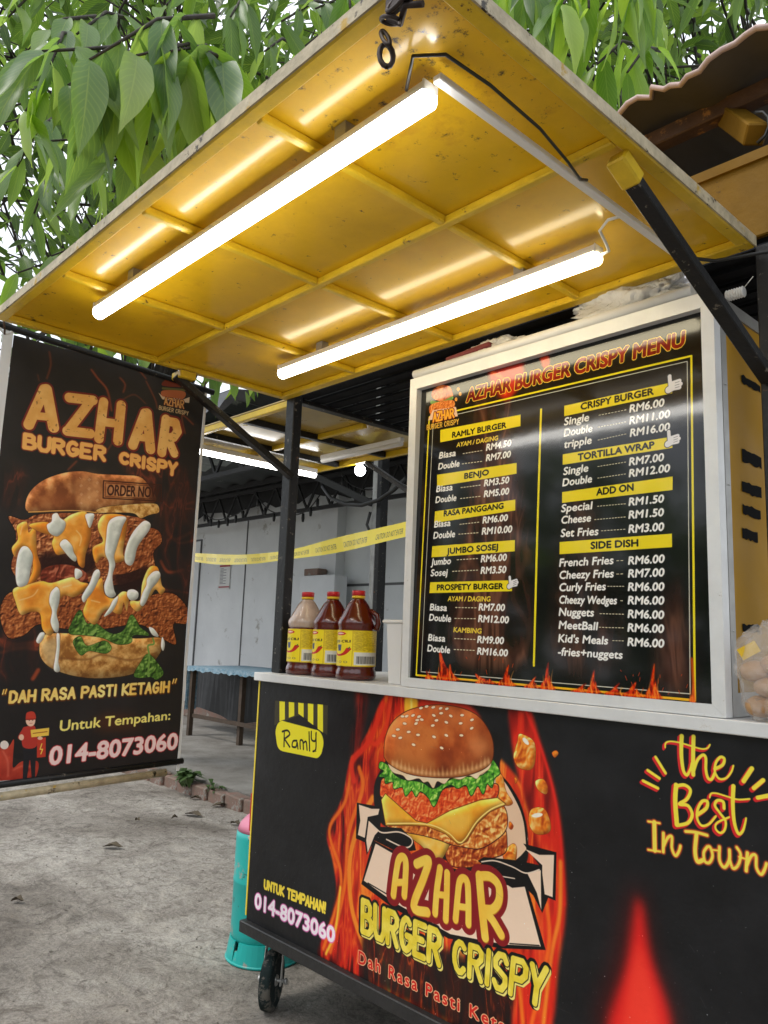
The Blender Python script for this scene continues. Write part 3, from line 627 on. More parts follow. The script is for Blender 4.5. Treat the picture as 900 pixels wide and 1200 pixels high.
# ---- menu board print
def art_menu():
    c = Canvas('menu_board', 1, 0.0, .7708, 1.6748, 1.1474, 2.0279, 1350, (19, 19, 20))
    n = fbm(c.h, c.w, 120, 5, 5, 1, 2)[..., None]; c.img *= .8+.4*n
    c.org = (480, 600, 2.5)
    for p, a in [([(130, 420), (150, 100), (190, -300), (260, -560), (300, -300), (330, 0), (360, 200), (340, 440)], .55), ([(420, 440), (440, 100), (500, -100), (560, 100), (620, 440)], .32), ([(730, 500), (760, 200), (790, 200), (825, 500)], .5), ([(240, -450), (300, -640), (420, -640), (330, -380)], .8)]:
        c.poly(p, fire((26, 16, 14), (74, 40, 32), (128, 78, 58), (170, 118, 90), cell=90, seed=51, sy=5, bias=.05), soft=26, alpha=min(1, a*1.5))
    for p in ([(300, 60), (340, 130), (300, 240), (350, 340), (330, 430)], [(200, -60), (170, 100), (210, 220), (180, 380)], [(430, 240), (480, 330), (500, 430)], [(560, 100), (540, 250), (580, 400)]):
        c.line(p, 14, (150, 96, 70), soft=12, alpha=.35)
    c.org = (480, 360, 2.5)
    c.poly([(225, 200), (235, 165), (300, 140), (330, 175), (320, 225), (280, 270), (250, 250)], (206, 40, 20), soft=10); c.poly([(375, 150), (385, 130), (405, 150), (395, 190)], (214, 60, 24), soft=5)
    c.line([(235, 190), (270, 210), (275, 250)], 9, (250, 110, 40), soft=4)
    YL, WL = (248, 226, 40), (214, 210, 190)
    c.org = (480, 600, 2.5)
    B = {'TL': (52, -280), 'TR': (820, -460), 'BR': (838, 552), 'BL': (22, 478)}
    c.line([B['TL'], B['TR'], B['BR'], B['BL'], B['TL']], 7, YL, smooth=False)
    c.line([(64, -272), (808, -444), (824, 533), (36, 468), (64, -272)], 3, WL, smooth=False)
    # flames along the bottom
    rg = random.Random(4)
    for x, h, w in [(110, 92, 46), (285, 62, 36), (405, 80, 30), (540, 70, 30), (655, 44, 54), (715, 104, 34), (225, 30, 50), (600, 36, 44), (360, 34, 36), (500, 26, 40), (830, 60, 12), (60, 26, 20)]:
        yb = 486+(x-22)*.088; le = -1 if x > 600 else rg.choice((1, -1)); lean = le*w*rg.uniform(.2, .6)
        fl = [(x-w*.55, yb), (x-w*.5, yb-h*.22), (x-w*.3-lean*.2, yb-h*.34), (x-w*.22-lean*.7, yb-h*.75), (x-w*.1-lean, yb-h), (x-w*.02-lean*.5, yb-h*.62), (x+w*.12, yb-h*.36), (x+w*.24, yb-h*.52), (x+w*.34, yb-h*.28), (x+w*.62, yb-h*.10), (x+w*.8, yb)]
        c.poly(fl, (190, 34, 12), soft=4, alpha=.7); c.poly(fl, fire((120, 16, 6), (226, 52, 14), (252, 124, 28), (255, 206, 90), cell=14, seed=int(x), sy=3), soft=1)
        for k in range(3): u = rg.uniform(-.4, .6); hh = h*rg.uniform(.3, .8); c.line([(x+w*u, yb), (x+w*(u-.12), yb-hh*.5), (x+w*u+rg.uniform(-6, 6), yb-hh)], (3.5, .6), (255, 170, 60), soft=1, alpha=.8)
    for k in range(26): x = rg.uniform(40, 820); y = 470+(x-22)*.088-rg.uniform(0, 60); c.line([(x, y), (x+rg.uniform(-5, 5), y-rg.uniform(4, 14))], 1.6, (220, 70, 24), alpha=.8)
    c.line([(30, 480), (838, 552)], 5, (250, 130, 30), smooth=False, soft=1, alpha=.6); c.line([(828, 430), (836, 548)], 8, (240, 90, 20), soft=2, alpha=.8)
    c.line([(380, -302), (372, 74), (366, 450)], 6.5, YL, smooth=False)
    # bars: z7 = upper enlargement, z8 = lower
    z7 = (480, 360, 2.5); z8 = (480, 600, 2.5); BK = (24, 22, 16)
    for z, q, t, a, b, h in [(z7, [(448, 287), (762, 218), (765, 250), (448, 318)], 'CRISPY BURGER', (497, 300), (710, 254), 23), (z7, [(445, 430), (765, 378), (767, 411), (445, 461)], 'TORTILLA WRAP', (490, 449), (713, 412), 23),
                             (z7, [(444, 541), (768, 495), (768, 535), (444, 573)], 'ADD ON', (545, 552), (653, 537), 24), (z8, [(438, 88), (767, 63), (768, 103), (438, 124)], 'SIDE DISH', (530, 109), (668, 101), 24),
                             (z7, [(85, 358), (320, 313), (320, 347), (85, 395)], 'RAMLY BURGER', (120, 382), (278, 352), 19), (z7, [(77, 490), (310, 455), (310, 487), (77, 525)], 'BENJO', (157, 503), (228, 491), 19),
                             (z7, [(72, 598), (307, 563), (307, 595), (70, 632)], 'RASA PANGGANG', (98, 613), (272, 590), 19), (z8, [(65, 100), (307, 82), (307, 115), (63, 133)], 'JUMBO SOSEJ', (108, 124), (257, 111), 20),
                             (z8, [(60, 206), (300, 200), (300, 232), (58, 238)], 'PROSPETY BURGER', (80, 230), (274, 226), 19)]:
        c.org = z; c.poly(q, (246, 222, 40), smooth=False); c.type(t, (a[0], a[1]-1), (b[0], b[1]-1), h*.82, BK, bold=1.3)
    TX = (250, 247, 240)
    L7 = [('Single', (448, 345), (520, 331), (640, 307), (740, 288), 'RM6.00', (550, 315), (634, 298)), ('Double', (448, 378), (530, 363), (640, 342), (757, 321), 'RM11.00', (548, 350), (634, 334)), ('tripple', (448, 412), (528, 398), (642, 378), (757, 359), 'RM16.00', (548, 388), (634, 369)),
          ('Single', (447, 491), (519, 480), (640, 463), (740, 449), 'RM7.00', (548, 466), (634, 452)), ('Double', (445, 524), (530, 512), (640, 497), (758, 481), 'RM12.00', (548, 500), (634, 487)), ('Special', (442, 600), (531, 591), (640, 581), (741, 571), 'RM1.50', (548, 583), (634, 575)), ('Cheese', (442, 634), (528, 627), (640, 619), (741, 611), 'RM1.50', (540, 622), (634, 614))]
    L8 = [('Set Fries', (441, 73), (550, 67), (640, 61), (742, 54), 'RM3.00', (560, 55), (634, 50)), ('French Fries', (438, 160), (595, 152), (640, 154), (744, 148), 'RM6.00', (606, 143), (630, 142)), ('Cheezy Fries', (438, 196), (596, 191), (640, 192), (744, 188), 'RM7.00', (606, 182), (630, 181)),
          ('Curly Fries', (438, 232), (573, 229), (640, 231), (744, 230), 'RM6.00', (580, 218), (632, 218)), ('Cheezy Wedges', (438, 268), (606, 270), (640, 270), (744, 271), 'RM6.00', (618, 260), (630, 260)), ('Nuggets', (438, 304), (539, 306), (640, 310), (744, 313), 'RM6.00', (558, 298), (632, 300)),
          ('MeetBall', (438, 342), (550, 346), (640, 350), (744, 354), 'RM6.00', (556, 338), (632, 340)), ("Kid's Meals", (437, 381), (581, 388), (640, 392), (745, 397), 'RM6.00', (596, 377), (632, 378)), ('-fries+nuggets', (436, 420), (624, 430), None, None, None, None, None)]
    S7 = [('Biasa', (82, 443), (130, 434), (220, 419), (292, 405), 'RM4.50', (152, 428), (212, 418)), ('Double', (80, 475), (141, 465), (220, 450), (291, 438), 'RM7.00', (150, 458), (212, 450)), ('Biasa', (75, 541), (122, 535), (215, 524), (287, 514), 'RM3.50', (147, 528), (208, 520)),
          ('Double', (73, 573), (133, 566), (215, 556), (287, 547), 'RM5.00', (146, 560), (208, 553)), ('Biasa', (70, 645), (117, 640), (212, 633), (284, 625), 'RM6.00', (145, 636), (205, 629))]
    S8 = [('Double', (68, 78), (130, 73), (210, 66), (297, 59), 'RM10.00', (142, 65), (203, 60)), ('Jumbo', (62, 156), (119, 152), (208, 147), (282, 142), 'RM6.00', (138, 140), (203, 136)), ('Sosej', (61, 188), (109, 186), (208, 181), (281, 178), 'RM3.50', (125, 174), (203, 170)),
          ('Biasa', (60, 288), (109, 290), (203, 288), (278, 290), 'RM7.00', (135, 280), (200, 281)), ('Double', (58, 318), (121, 322), (202, 322), (290, 326), 'RM12.00', (133, 312), (198, 313)), ('Biasa', (56, 377), (105, 380), (200, 383), (276, 387), 'RM9.00', (133, 371), (198, 374)), ('Double', (54, 408), (119, 414), (200, 417), (288, 423), 'RM16.00', (132, 403), (196, 406))]
    for z, lst, h, bd in ((z7, L7, 24, 3), (z8, L8, 25, 3), (z7, S7, 20, 3), (z8, S8, 21, 3)):
        c.org = z
        for t, a, b, a2, b2, pr, d0, d1 in lst:
            c.type(t, a, b, h*.90, TX, bold=bd-1.6, italic=.14)
            if pr:
                c.type(pr, a2, b2, h*.92, TX, bold=bd-1.4, italic=.14)
                k = max(1, int((d1[0]-d0[0])/8.5)); q = np.linspace(d0, d1, 2*k+1)
                c.paint(c.union([c.smask([tuple(q[2*i]), tuple(q[2*i+1])], 2.2, False) for i in range(k)]), (226, 216, 180))
    c.org = z7; c.type('AYAM / DAGING', (133, 409), (254, 388), 13, (246, 214, 70), bold=1, italic=.1)
    c.org = z8; c.type('AYAM / DAGING', (112, 261), (236, 262), 14, (246, 214, 70), bold=1, italic=.1); c.type('KAMBING', (130, 352), (211, 356), 14, (246, 214, 70), bold=1, italic=.1)
    # heading
    c.org = z7
    M = c.tmask('AZHAR BURGER CRISPY MENU', (161, 276), (797, 110), 38, h1=42, italic=.08, grow=3); c.paint(M, (250, 206, 70), grow=3); c.paint(M, c.tex((110, 14, 10), (168, 40, 22), 30, 55))
    # thumbs
    def thumb(x, y, s_, t):
        M = c.union([c.smask([(x-8*s_, y+12*s_+t), (x+2*s_, y+6*s_)], 16*s_), c.smask([(x+2*s_, y-4*s_), (x+17*s_, y-9*s_)], 10*s_), c.smask([(x+2*s_, y+3*s_), (x+20*s_, y-2*s_)], 10*s_), c.smask([(x+2*s_, y+9*s_), (x+17*s_, y+6*s_)], 10*s_), c.smask([(x-4*s_, y+2*s_), (x-6*s_, y-20*s_)], 9*s_)])
        c.paint(M, (40, 40, 44), grow=2); c.paint(M, (236, 232, 232))
        for k in (-6, 0, 6): c.line([(x+7*s_, y+k*s_+2), (x+17*s_, y+k*s_-2)], 1.4, (120, 116, 120))
    c.org = z7; thumb(764, 225, 1.25, 0); thumb(762, 386, 1.15, 0); c.org = z8; thumb(298, 208, .85, 0)
    # small burger emblem
    c.org = z7
    c.poly([(60, 262), (62, 240), (85, 226), (110, 230), (120, 250), (118, 262), (90, 275)], c.tex((170, 66, 24), (232, 130, 60), 20, 56)); c.line([(58, 276), (75, 280), (95, 276), (118, 264)], 9, (110, 150, 60))
    c.poly([(56, 284), (118, 270), (126, 290), (110, 312), (60, 318)], c.bumps((150, 60, 20), (226, 120, 50), (250, 180, 100), 9, 57)); c.poly([(48, 330), (62, 300), (130, 290), (136, 318)], (240, 200, 170), smooth=False)
    M = c.pen('AZHAR', (64, 334), (124, 320), (64, 308), (122, 296), 5, gap=.4); c.paint(M, (130, 24, 20), grow=3); c.paint(M, (250, 180, 60))
    M = c.pen('BURGER CRISPY', (46, 358), (138, 340), (46, 344), (138, 326), 2.4, gap=.5); c.paint(M, (20, 16, 12), grow=1); c.paint(M, (244, 190, 70))
    for p in ((136, 238), (142, 252), (130, 268)): c.ell(p, 4, 6, (240, 160, 60))
    return c

# ---- banner print
def art_banner():
    c = Canvas('banner', 0, -.05, -.955, -.285, .81, 2.14, 950, (36, 33, 33))
    n = fbm(c.h, c.w, 110, 8, 5)[..., None]; c.img *= .7+.6*n
    FR, FO = (96, 34, 22), (176, 76, 40)
    c.crop(0, 380, 3.75)
    for p, w in [([(215, 120), (222, 180), (205, 240)], 7), ([(165, 220), (172, 250)], 5), ([(400, 200), (430, 240), (470, 290), (490, 380)], 12), ([(525, 235), (548, 265), (540, 300)], 9), ([(640, 250), (680, 330), (690, 370)], 7), ([(600, 190), (640, 240)], 8), ([(790, 640), (760, 700), (730, 780), (735, 900), (780, 960), (850, 950)], 16), ([(830, 690), (800, 780), (820, 870)], 6), ([(690, 690), (650, 640)], 7), ([(300, 640), (340, 600)], 8),
                 ([(850, 440), (800, 400), (815, 480)], 8), ([(540, 330), (590, 310), (640, 350)], 5), ([(475, 450), (500, 500), (470, 560)], 6)]:
        flame_wisp(c, p, w*.55, FO, FR, .85)
    c.crop(0, 540, 3.913)
    for p, w in [([(0, 830), (60, 850), (170, 840)], 34), ([(5, 880), (90, 860), (170, 865)], 14), ([(735, 460), (770, 510), (840, 500)], 13), ([(745, 590), (860, 605)], 8), ([(870, 330), (800, 360), (760, 300), (790, 200)], 14), ([(150, 1000), (175, 960)], 18)]:
        flame_wisp(c, p, w, FO, FR, .8)
    for p in ([(560, 0), (880, 60), (880, 520), (700, 420), (720, 200)], [(20, 20), (120, 60), (60, 240), (10, 200)], [(0, 800), (150, 760), (150, 960), (0, 1000)], [(740, 560), (880, 520), (870, 700), (800, 640)]):
        c.poly(p, fire((34, 28, 27), (62, 34, 28), (150, 62, 38), (206, 110, 70), cell=46, seed=int(p[0][0])+5, sy=3, bias=-.10), soft=12, alpha=.8)
    def lump(pts, dk, md, lt, cell, seed, g=2, smooth=True):
        M = c.pmask(pts, smooth); c.paint(M, (26, 12, 8), grow=g); c.paint(M, c.bumps(dk, md, lt, cell, seed)); return M
    DK, MD, LT = (66, 26, 14), (164, 88, 48), (236, 172, 116)
    lump([(70, 330), (36, 256), (110, 272), (180, 246), (400, 240), (640, 262), (690, 310), (738, 370), (700, 420), (705, 500), (640, 540), (520, 570), (300, 540), (180, 570), (90, 545), (50, 490), (64, 420)], DK, MD, LT, 15, 61)
    c.poly([(180, 430), (320, 420), (440, 420), (430, 520), (300, 520), (190, 520)], (34, 12, 10), soft=9, alpha=.9); c.poly([(530, 500), (690, 490), (640, 590), (540, 590)], (40, 14, 10), soft=8, alpha=.9)
    lump([(190, 510), (240, 480), (330, 480), (400, 520), (380, 570), (210, 570)], (70, 26, 14), (130, 50, 30), (190, 110, 80), 30, 62, 0)
    lump([(420, 380), (455, 350), (480, 300), (700, 310), (738, 370), (690, 420), (680, 470), (560, 520), (450, 500)], DK, (146, 74, 34), (206, 132, 80), 14, 63, 1)
    # lower chicken
    lump([(5, 660), (60, 600), (200, 620), (400, 610), (560, 640), (640, 640), (720, 610), (800, 612), (862, 680), (858, 745), (795, 750), (808, 840), (745, 815), (640, 750), (480, 770), (300, 770), (180, 750), (110, 800), (40, 812), (5, 740)], DK, (150, 76, 34), (210, 134, 78), 13, 64)
    for i in range(14):
        a = i*.45; c.line([(740+10*i % 60, 640+i*13), (800+20*math.sin(a), 650+i*13+8*math.cos(a))], 3, (84, 34, 16), soft=1, alpha=.6)
    # bottom bun
    M = c.pmask([(182, 850), (200, 800), (330, 792), (600, 815), (738, 812), (748, 850), (700, 925), (600, 980), (460, 998), (340, 987), (238, 952), (190, 905)])
    c.paint(M, (30, 16, 8), grow=1); c.gel(M, c.tex((150, 96, 40), (196, 142, 74), 18, 65, c2=(226, 180, 110)), 14, .7, .1); c.line([(270, 905), (400, 912), (470, 890), (600, 915), (720, 880)], 7, (118, 70, 30), soft=2, alpha=.8)
    c.poly([(190, 850), (210, 830), (270, 810), (260, 950), (205, 910)], (220, 196, 150), soft=6, alpha=.6)
    # lettuce
    for p, sd in (([(370, 684), (332, 742), (320, 792), (385, 800), (470, 812), (540, 842), (600, 835), (612, 800), (684, 800), (640, 762), (630, 740), (600, 706), (566, 778), (510, 792), (440, 744), (400, 745)], 66), ([(338, 832), (372, 806), (402, 850), (480, 826), (512, 856), (486, 884), (412, 872), (372, 892)], 67), ([(680, 886), (738, 950), (746, 980), (716, 1004), (690, 992), (640, 996), (612, 984), (640, 930)], 68)):
        M = c.pmask(p); c.paint(M, (14, 26, 10), grow=1); c.paint(M, c.bumps((30, 54, 18), (74, 116, 40), (140, 178, 86), 18, sd))
    c.line([(700, 815), (705, 840), (678, 850), (684, 900), (676, 985)], 8, (120, 160, 72))
    # sauces
    def sauce(pts, seed, col=((226, 134, 38), (246, 166, 60), (255, 200, 110))):
        M = c.pmask(pts); c.paint(M, (120, 56, 20), grow=1, alpha=.8); c.gel(M, c.tex(col[0], col[1], 60, seed, c2=col[2]), 7, .9, .7)
    W_ = ((206, 212, 204), (228, 232, 224), (244, 246, 240))
    sauce([(75, 300), (120, 280), (130, 330), (160, 300), (168, 420), (186, 490), (160, 560), (120, 572), (150, 500), (140, 430), (115, 400), (80, 410), (66, 440), (52, 400), (80, 360)], 70)
    sauce([(130, 296), (200, 280), (260, 290), (330, 245), (400, 240), (416, 340), (392, 430), (386, 488), (362, 478), (344, 430), (300, 425), (260, 430), (238, 380), (244, 345), (190, 330)], 71)
    sauce([(450, 280), (480, 246), (560, 250), (580, 280), (560, 420), (575, 450), (520, 470), (470, 440), (440, 470), (424, 400), (470, 370), (450, 320)], 72)
    sauce([(60, 590), (120, 570), (190, 552), (240, 560), (330, 534), (372, 556), (406, 566), (384, 600), (340, 625), (300, 618), (276, 640), (270, 690), (250, 780), (225, 800), (196, 770), (184, 700), (140, 694), (96, 706), (72, 650)], 73)
    sauce([(440, 560), (468, 540), (480, 610), (520, 632), (560, 600), (596, 612), (590, 640), (580, 690), (566, 650), (556, 700), (530, 700), (500, 680), (470, 700), (440, 750), (400, 728), (384, 690), (400, 640), (390, 620)], 74)
    sauce([(650, 560), (680, 490), (716, 486), (730, 520), (740, 570), (756, 590), (736, 614), (712, 590), (690, 620), (636, 690), (600, 668), (600, 640), (640, 640)], 75)
    for p in ([(88, 410), (105, 392), (130, 400), (150, 440), (140, 500), (128, 560), (100, 578), (78, 570), (70, 520), (76, 450)], [(240, 248), (262, 240), (276, 262), (300, 282), (292, 320), (262, 346), (228, 332), (214, 296), (236, 278)], [(285, 365), (305, 362), (330, 390), (338, 420), (352, 445), (345, 462), (322, 447), (292, 412), (274, 385)],
              [(505, 270), (540, 255), (576, 262), (560, 300), (545, 350), (530, 400), (520, 440), (526, 480), (514, 530), (522, 590), (531, 615), (510, 628), (485, 612), (478, 570), (494, 520), (498, 470), (480, 420), (485, 350), (490, 300)], [(636, 292), (662, 275), (686, 290), (680, 320), (650, 360), (625, 400), (612, 458), (596, 481), (572, 468), (568, 430), (580, 380), (604, 330)],
              [(245, 590), (262, 578), (276, 600), (274, 650), (262, 700), (273, 750), (268, 786), (250, 780), (234, 740), (241, 690), (228, 650), (232, 610)], [(430, 510), (450, 498), (459, 520), (446, 560), (426, 600), (402, 632), (386, 650), (377, 625), (394, 590), (412, 560)], [(698, 510), (725, 507), (733, 530), (717, 560), (692, 590), (672, 640), (655, 666), (641, 655), (650, 610), (668, 572), (672, 540)],
              [(585, 595), (610, 590), (632, 605), (628, 632), (600, 641), (582, 620)], [(541, 620), (536, 650), (516, 690), (492, 710), (478, 712), (504, 670), (518, 640)], [(262, 795), (276, 800), (275, 870), (269, 920), (276, 960), (262, 970), (247, 955), (255, 900), (262, 850)], [(185, 790), (206, 790), (200, 815), (180, 838), (167, 825)], [(345, 495), (374, 505), (376, 530), (348, 542)], [(300, 68), (312, 74), (308, 104), (296, 104), (292, 84)], [(682, 764), (704, 770), (726, 800), (720, 808), (696, 796)], [(744, 808), (756, 840), (748, 872), (738, 850)], [(392, 246), (430, 244), (424, 280), (410, 308), (398, 280)]):
        M = c.pmask(p); c.paint(M, (120, 70, 36), grow=1, alpha=.7, soft=1); c.gel(M, c.tex(W_[0], W_[1], 40, 76, c2=W_[2]), 6, .55, .3)
    for p in ([(90, 640), (150, 620), (175, 590)], [(350, 320), (372, 350), (365, 390)], [(420, 640), (460, 650)], [(290, 580), (330, 570)], [(100, 300), (90, 340)]): c.line(p, 4, (255, 236, 190), soft=1, alpha=.7)
    # top bun
    M = c.pmask([(118, 184), (148, 130), (210, 84), (300, 54), (380, 48), (450, 60), (560, 66), (640, 74), (690, 124), (716, 180), (680, 200), (600, 205), (450, 236), (330, 224), (200, 236), (124, 232)])
    c.paint(M, (30, 14, 8), grow=1); c.gel(M, c.tex((128, 68, 32), (176, 108, 58), 34, 77, c2=(214, 152, 96)), 14, .7, .15)
    c.poly([(330, 70), (350, 64), (345, 220), (330, 222)], (110, 54, 24), soft=5, alpha=.6); c.poly([(140, 190), (180, 150), (300, 170), (320, 220), (200, 228)], (158, 88, 46), soft=14, alpha=.6)
    c.poly([(380, 60), (460, 70), (470, 180), (380, 200), (350, 140)], (206, 148, 98), soft=14, alpha=.5)
    for i in range(26): c.line([(365+(i*37) % 110, 75+(i*53) % 120), (372+(i*37) % 110, 82+(i*53) % 120)], 2, (236, 200, 160), alpha=.6)
    M = c.pmask([(440, 238), (470, 214), (600, 200), (690, 196), (722, 204), (726, 236), (690, 246), (672, 252), (640, 264), (610, 242), (540, 238)]); c.paint(M, (50, 24, 10), grow=1); c.paint(M, c.tex((176, 118, 50), (222, 172, 96), 12, 78, c2=(240, 206, 140)))
    c.line([(130, 236), (330, 228), (440, 238)], 5, (226, 170, 90))
    # stamp
    c.crop(0, 380, 3.75)
    c.line([(455, 688), (708, 706), (708, 778), (452, 764), (455, 688)], 5, (66, 26, 16), smooth=False); c.line([(464, 697), (700, 714), (700, 770), (461, 757), (464, 697)], 2, (66, 26, 16), smooth=False)
    c.poly([(468, 702), (655, 712), (650, 764), (466, 752)], (206, 160, 116), smooth=False, alpha=.35)
    c.type('ORDER NOW', (469, 751), (698, 763), 46, (60, 22, 14), bold=1)
    c.poly([(655, 700), (700, 706), (700, 772), (655, 768)], (70, 34, 22), alpha=.5, smooth=False)
    # headline
    az = [([(128, 440), (196, 286)], 46), ([(205, 286), (238, 452)], 48), ([(150, 400), (228, 408)], 34), ([(306, 322), (408, 334)], 42), ([(400, 336), (302, 466)], 42), ([(298, 468), (398, 480)], 42),
          ([(455, 342), (436, 502)], 42), ([(532, 356), (518, 512)], 42), ([(446, 428), (528, 438)], 36), ([(584, 530), (636, 392)], 42), ([(646, 392), (662, 548)], 44), ([(602, 494), (660, 502)], 32),
          ([(730, 418), (712, 562)], 42), ([(730, 424), (772, 432), (782, 470), (764, 496), (730, 500)], 38), ([(742, 506), (768, 566)], 38)]
    M = c.strokes([(p, w+16) for p, w in az], smooth=False); c.paint(M, (120, 30, 26))
    M = c.strokes(az, smooth=False); c.paint(M, c.tex((232, 170, 88), (246, 196, 116), 40, 81)); sp = fbm(M[2].shape[0], M[2].shape[1], 9, 82, 3); c.paint((M[0], M[1], M[2]*(sp > .76)), (110, 60, 30), alpha=.5)
    for a in (('BURGER', (108, 540), (458, 596), (112, 484), (462, 542), 19), ('CRISPY', (528, 606), (772, 662), (530, 566), (778, 612), 17)):
        M = c.pen(*a, gap=.45); c.paint(M, (130, 40, 28), grow=3); c.paint(M, (244, 184, 100))
    # corner emblem
    c.poly([(712, 270), (726, 244), (770, 236), (802, 252), (800, 276)], (112, 44, 28)); c.line([(714, 282), (808, 290)], 10, (96, 90, 48)); c.poly([(712, 292), (808, 296), (800, 330), (722, 326)], (176, 96, 56)); c.poly([(694, 300), (712, 330), (830, 346), (832, 320), (806, 330), (714, 318)], (206, 180, 150), smooth=False)
    M = c.pen('AZHAR', (722, 352), (806, 370), (722, 322), (806, 336), 5, gap=.4); c.paint(M, (90, 24, 20), grow=2); c.paint(M, (214, 160, 90))
    M = c.pen('BURGER CRISPY', (698, 374), (826, 400), (700, 358), (828, 384), 3, gap=.5); c.paint(M, (214, 180, 130))
    # lower lines
    c.crop(0, 790, 3.913)
    M = c.pen('DAH RASA PASTI KETAGIH', (42, 130), (770, 80), (44, 82), (772, 36), 12, gap=.42, italic=.1)
    q = c.strokes([([(16, 72), (10, 92)], 6), ([(28, 70), (22, 90)], 6), ([(796, 24), (790, 42)], 6), ([(808, 22), (802, 40)], 6)], False); M = c.union([M, q])
    c.paint(M, (96, 50, 14), grow=2, off=(1, 2)); c.paint(M, c.tex((244, 196, 92), (252, 236, 150), 50, 83))
    c.poly([(450, 190), (600, 190), (640, 250), (450, 260)], (110, 50, 20), soft=16, alpha=.5)
    c.type('Untuk Tempahan:', (272, 262), (776, 208), 48, (250, 236, 130), bold=1.2, h1=38)
    M = c.tmask('014-8073060', (224, 417), (808, 342), 80, h1=70, grow=2.5); c.paint(M, (196, 40, 46), grow=2); c.paint(M, (252, 222, 220))
    # courier with scooter, flat print
    c.poly([(-10, 330), (10, 345), (40, 330), (62, 300), (58, 380), (60, 430), (100, 400), (170, 400), (172, 450), (150, 480), (60, 500), (0, 500), (-10, 470)], c.tex((150, 40, 30), (196, 70, 50), 60, 84)); c.ell((18, 325), 20, 20, (230, 220, 214)); c.ell((18, 520), 26, 26, (26, 24, 26)); c.ell((18, 520), 12, 12, (150, 146, 146))
    c.ell((88, 376), 28, 14, (30, 28, 30)); c.line([(10, 350), (34, 400), (36, 470)], 5, (226, 120, 96), soft=2); c.line([(60, 440), (110, 420), (160, 430)], 4, (226, 120, 96), soft=2); c.ell((120, 440), 16, 10, (120, 30, 26), soft=2)
    c.poly([(168, 294), (208, 290), (208, 380), (168, 384)], (196, 60, 42), smooth=False); c.line([(190, 320), (182, 345), (194, 345), (186, 366)], 5, (250, 220, 90), smooth=False)
    c.poly([(106, 335), (164, 330), (160, 490), (146, 490), (136, 380), (122, 490), (104, 490)], (34, 34, 40), smooth=False)
    c.ell((104, 516), 30, 10, (236, 234, 234)); c.ell((164, 504), 16, 14, (236, 234, 234)); c.line([(78, 522), (128, 520)], 4, (30, 30, 34)); c.line([(150, 514), (180, 510)], 4, (30, 30, 34))
    c.poly([(100, 255), (120, 240), (158, 240), (166, 330), (104, 334)], (186, 56, 46)); c.line([(108, 255), (88, 290), (112, 280)], 16, (186, 56, 46)); c.ell((96, 290), 12, 14, (240, 196, 170)); c.ell((182, 294), 12, 8, (240, 196, 170))
    c.poly([(138, 256), (224, 246), (222, 282), (142, 290)], (244, 204, 84), smooth=False); c.line([(150, 272), (214, 264)], 4, (170, 90, 40), smooth=False)
    c.ell((138, 214), 22, 26, (242, 200, 176)); c.ell((132, 212), 2, 3, (60, 40, 36)); c.ell((148, 211), 2, 3, (60, 40, 36)); c.line([(134, 226), (146, 225)], 2, (180, 90, 80)); c.poly([(116, 196), (122, 176), (150, 172), (162, 190), (158, 208), (120, 210)], (196, 62, 46)); c.line([(118, 208), (158, 206)], 5, (150, 36, 30))
    return c

# ---- bottle label print (its own little canvas in plain pixels)
def art_label():
    c = Canvas('bottle_label', 1, 0, 0, 1, 0, .62, 420, (246, 222, 30)); c.ppm = 1
    c.P = lambda pts: np.array(pts, float); c.scale = lambda p: 1.0
    w, h = c.w, c.h
    for k in range(2):
        o = k*210
        c.poly([(o+100, 6), (o+204, 6), (o+204, 150), (o+100, 150)], c.tex((206, 176, 20), (240, 214, 40), 5, 90), smooth=False)
        for j in range(16): c.line([(o+106, 14+j*8.4), (o+130+(j*37) % 68, 14+j*8.4)], 2, (130, 110, 20), alpha=.6)
        c.poly([(o+104, 158), (o+204, 158), (o+204, 250), (o+104, 250)], (224, 222, 214), smooth=False)
        x = o+112
        for j in range(22):
            ww = 1+(j*7) % 3; c.poly([(x, 186), (x+ww, 186), (x+ww, 240), (x, 240)], (40, 40, 44), smooth=False); x += ww+1.8
        c.line([(o+98, 0), (o+98, 262)], 2, (190, 150, 20)); c.line([(o+208, 0), (o+208, 262)], 2, (190, 150, 20))
        c.ell((o+46, 26), 26, 13, (206, 30, 30)); c.ell((o+46, 25), 18, 6, (240, 210, 190))
        M = c.tmask('SOS CILI', (o+8, 93), (o+90, 88), 17, grow=1); c.paint(M, (60, 40, 20))
        c.poly([(o+30, 108), (o+54, 106), (o+52, 150), (o+36, 152)], (54, 70, 110), smooth=False)
        c.line([(o+12, 160), (o+34, 182), (o+66, 172), (o+84, 136)], (8, 20), (200, 30, 22)); c.line([(o+84, 136), (o+88, 122)], 4, (50, 110, 40))
        for xx in (24, 50, 74): c.ell((o+xx, 230), 8, 8, (150, 130, 60)); c.ell((o+xx, 230), 5, 5, (240, 220, 60))
    c.line([(0, 2), (420, 2)], 3, (200, 160, 30)); c.line([(0, 257), (420, 257)], 3, (200, 160, 30))
    return c
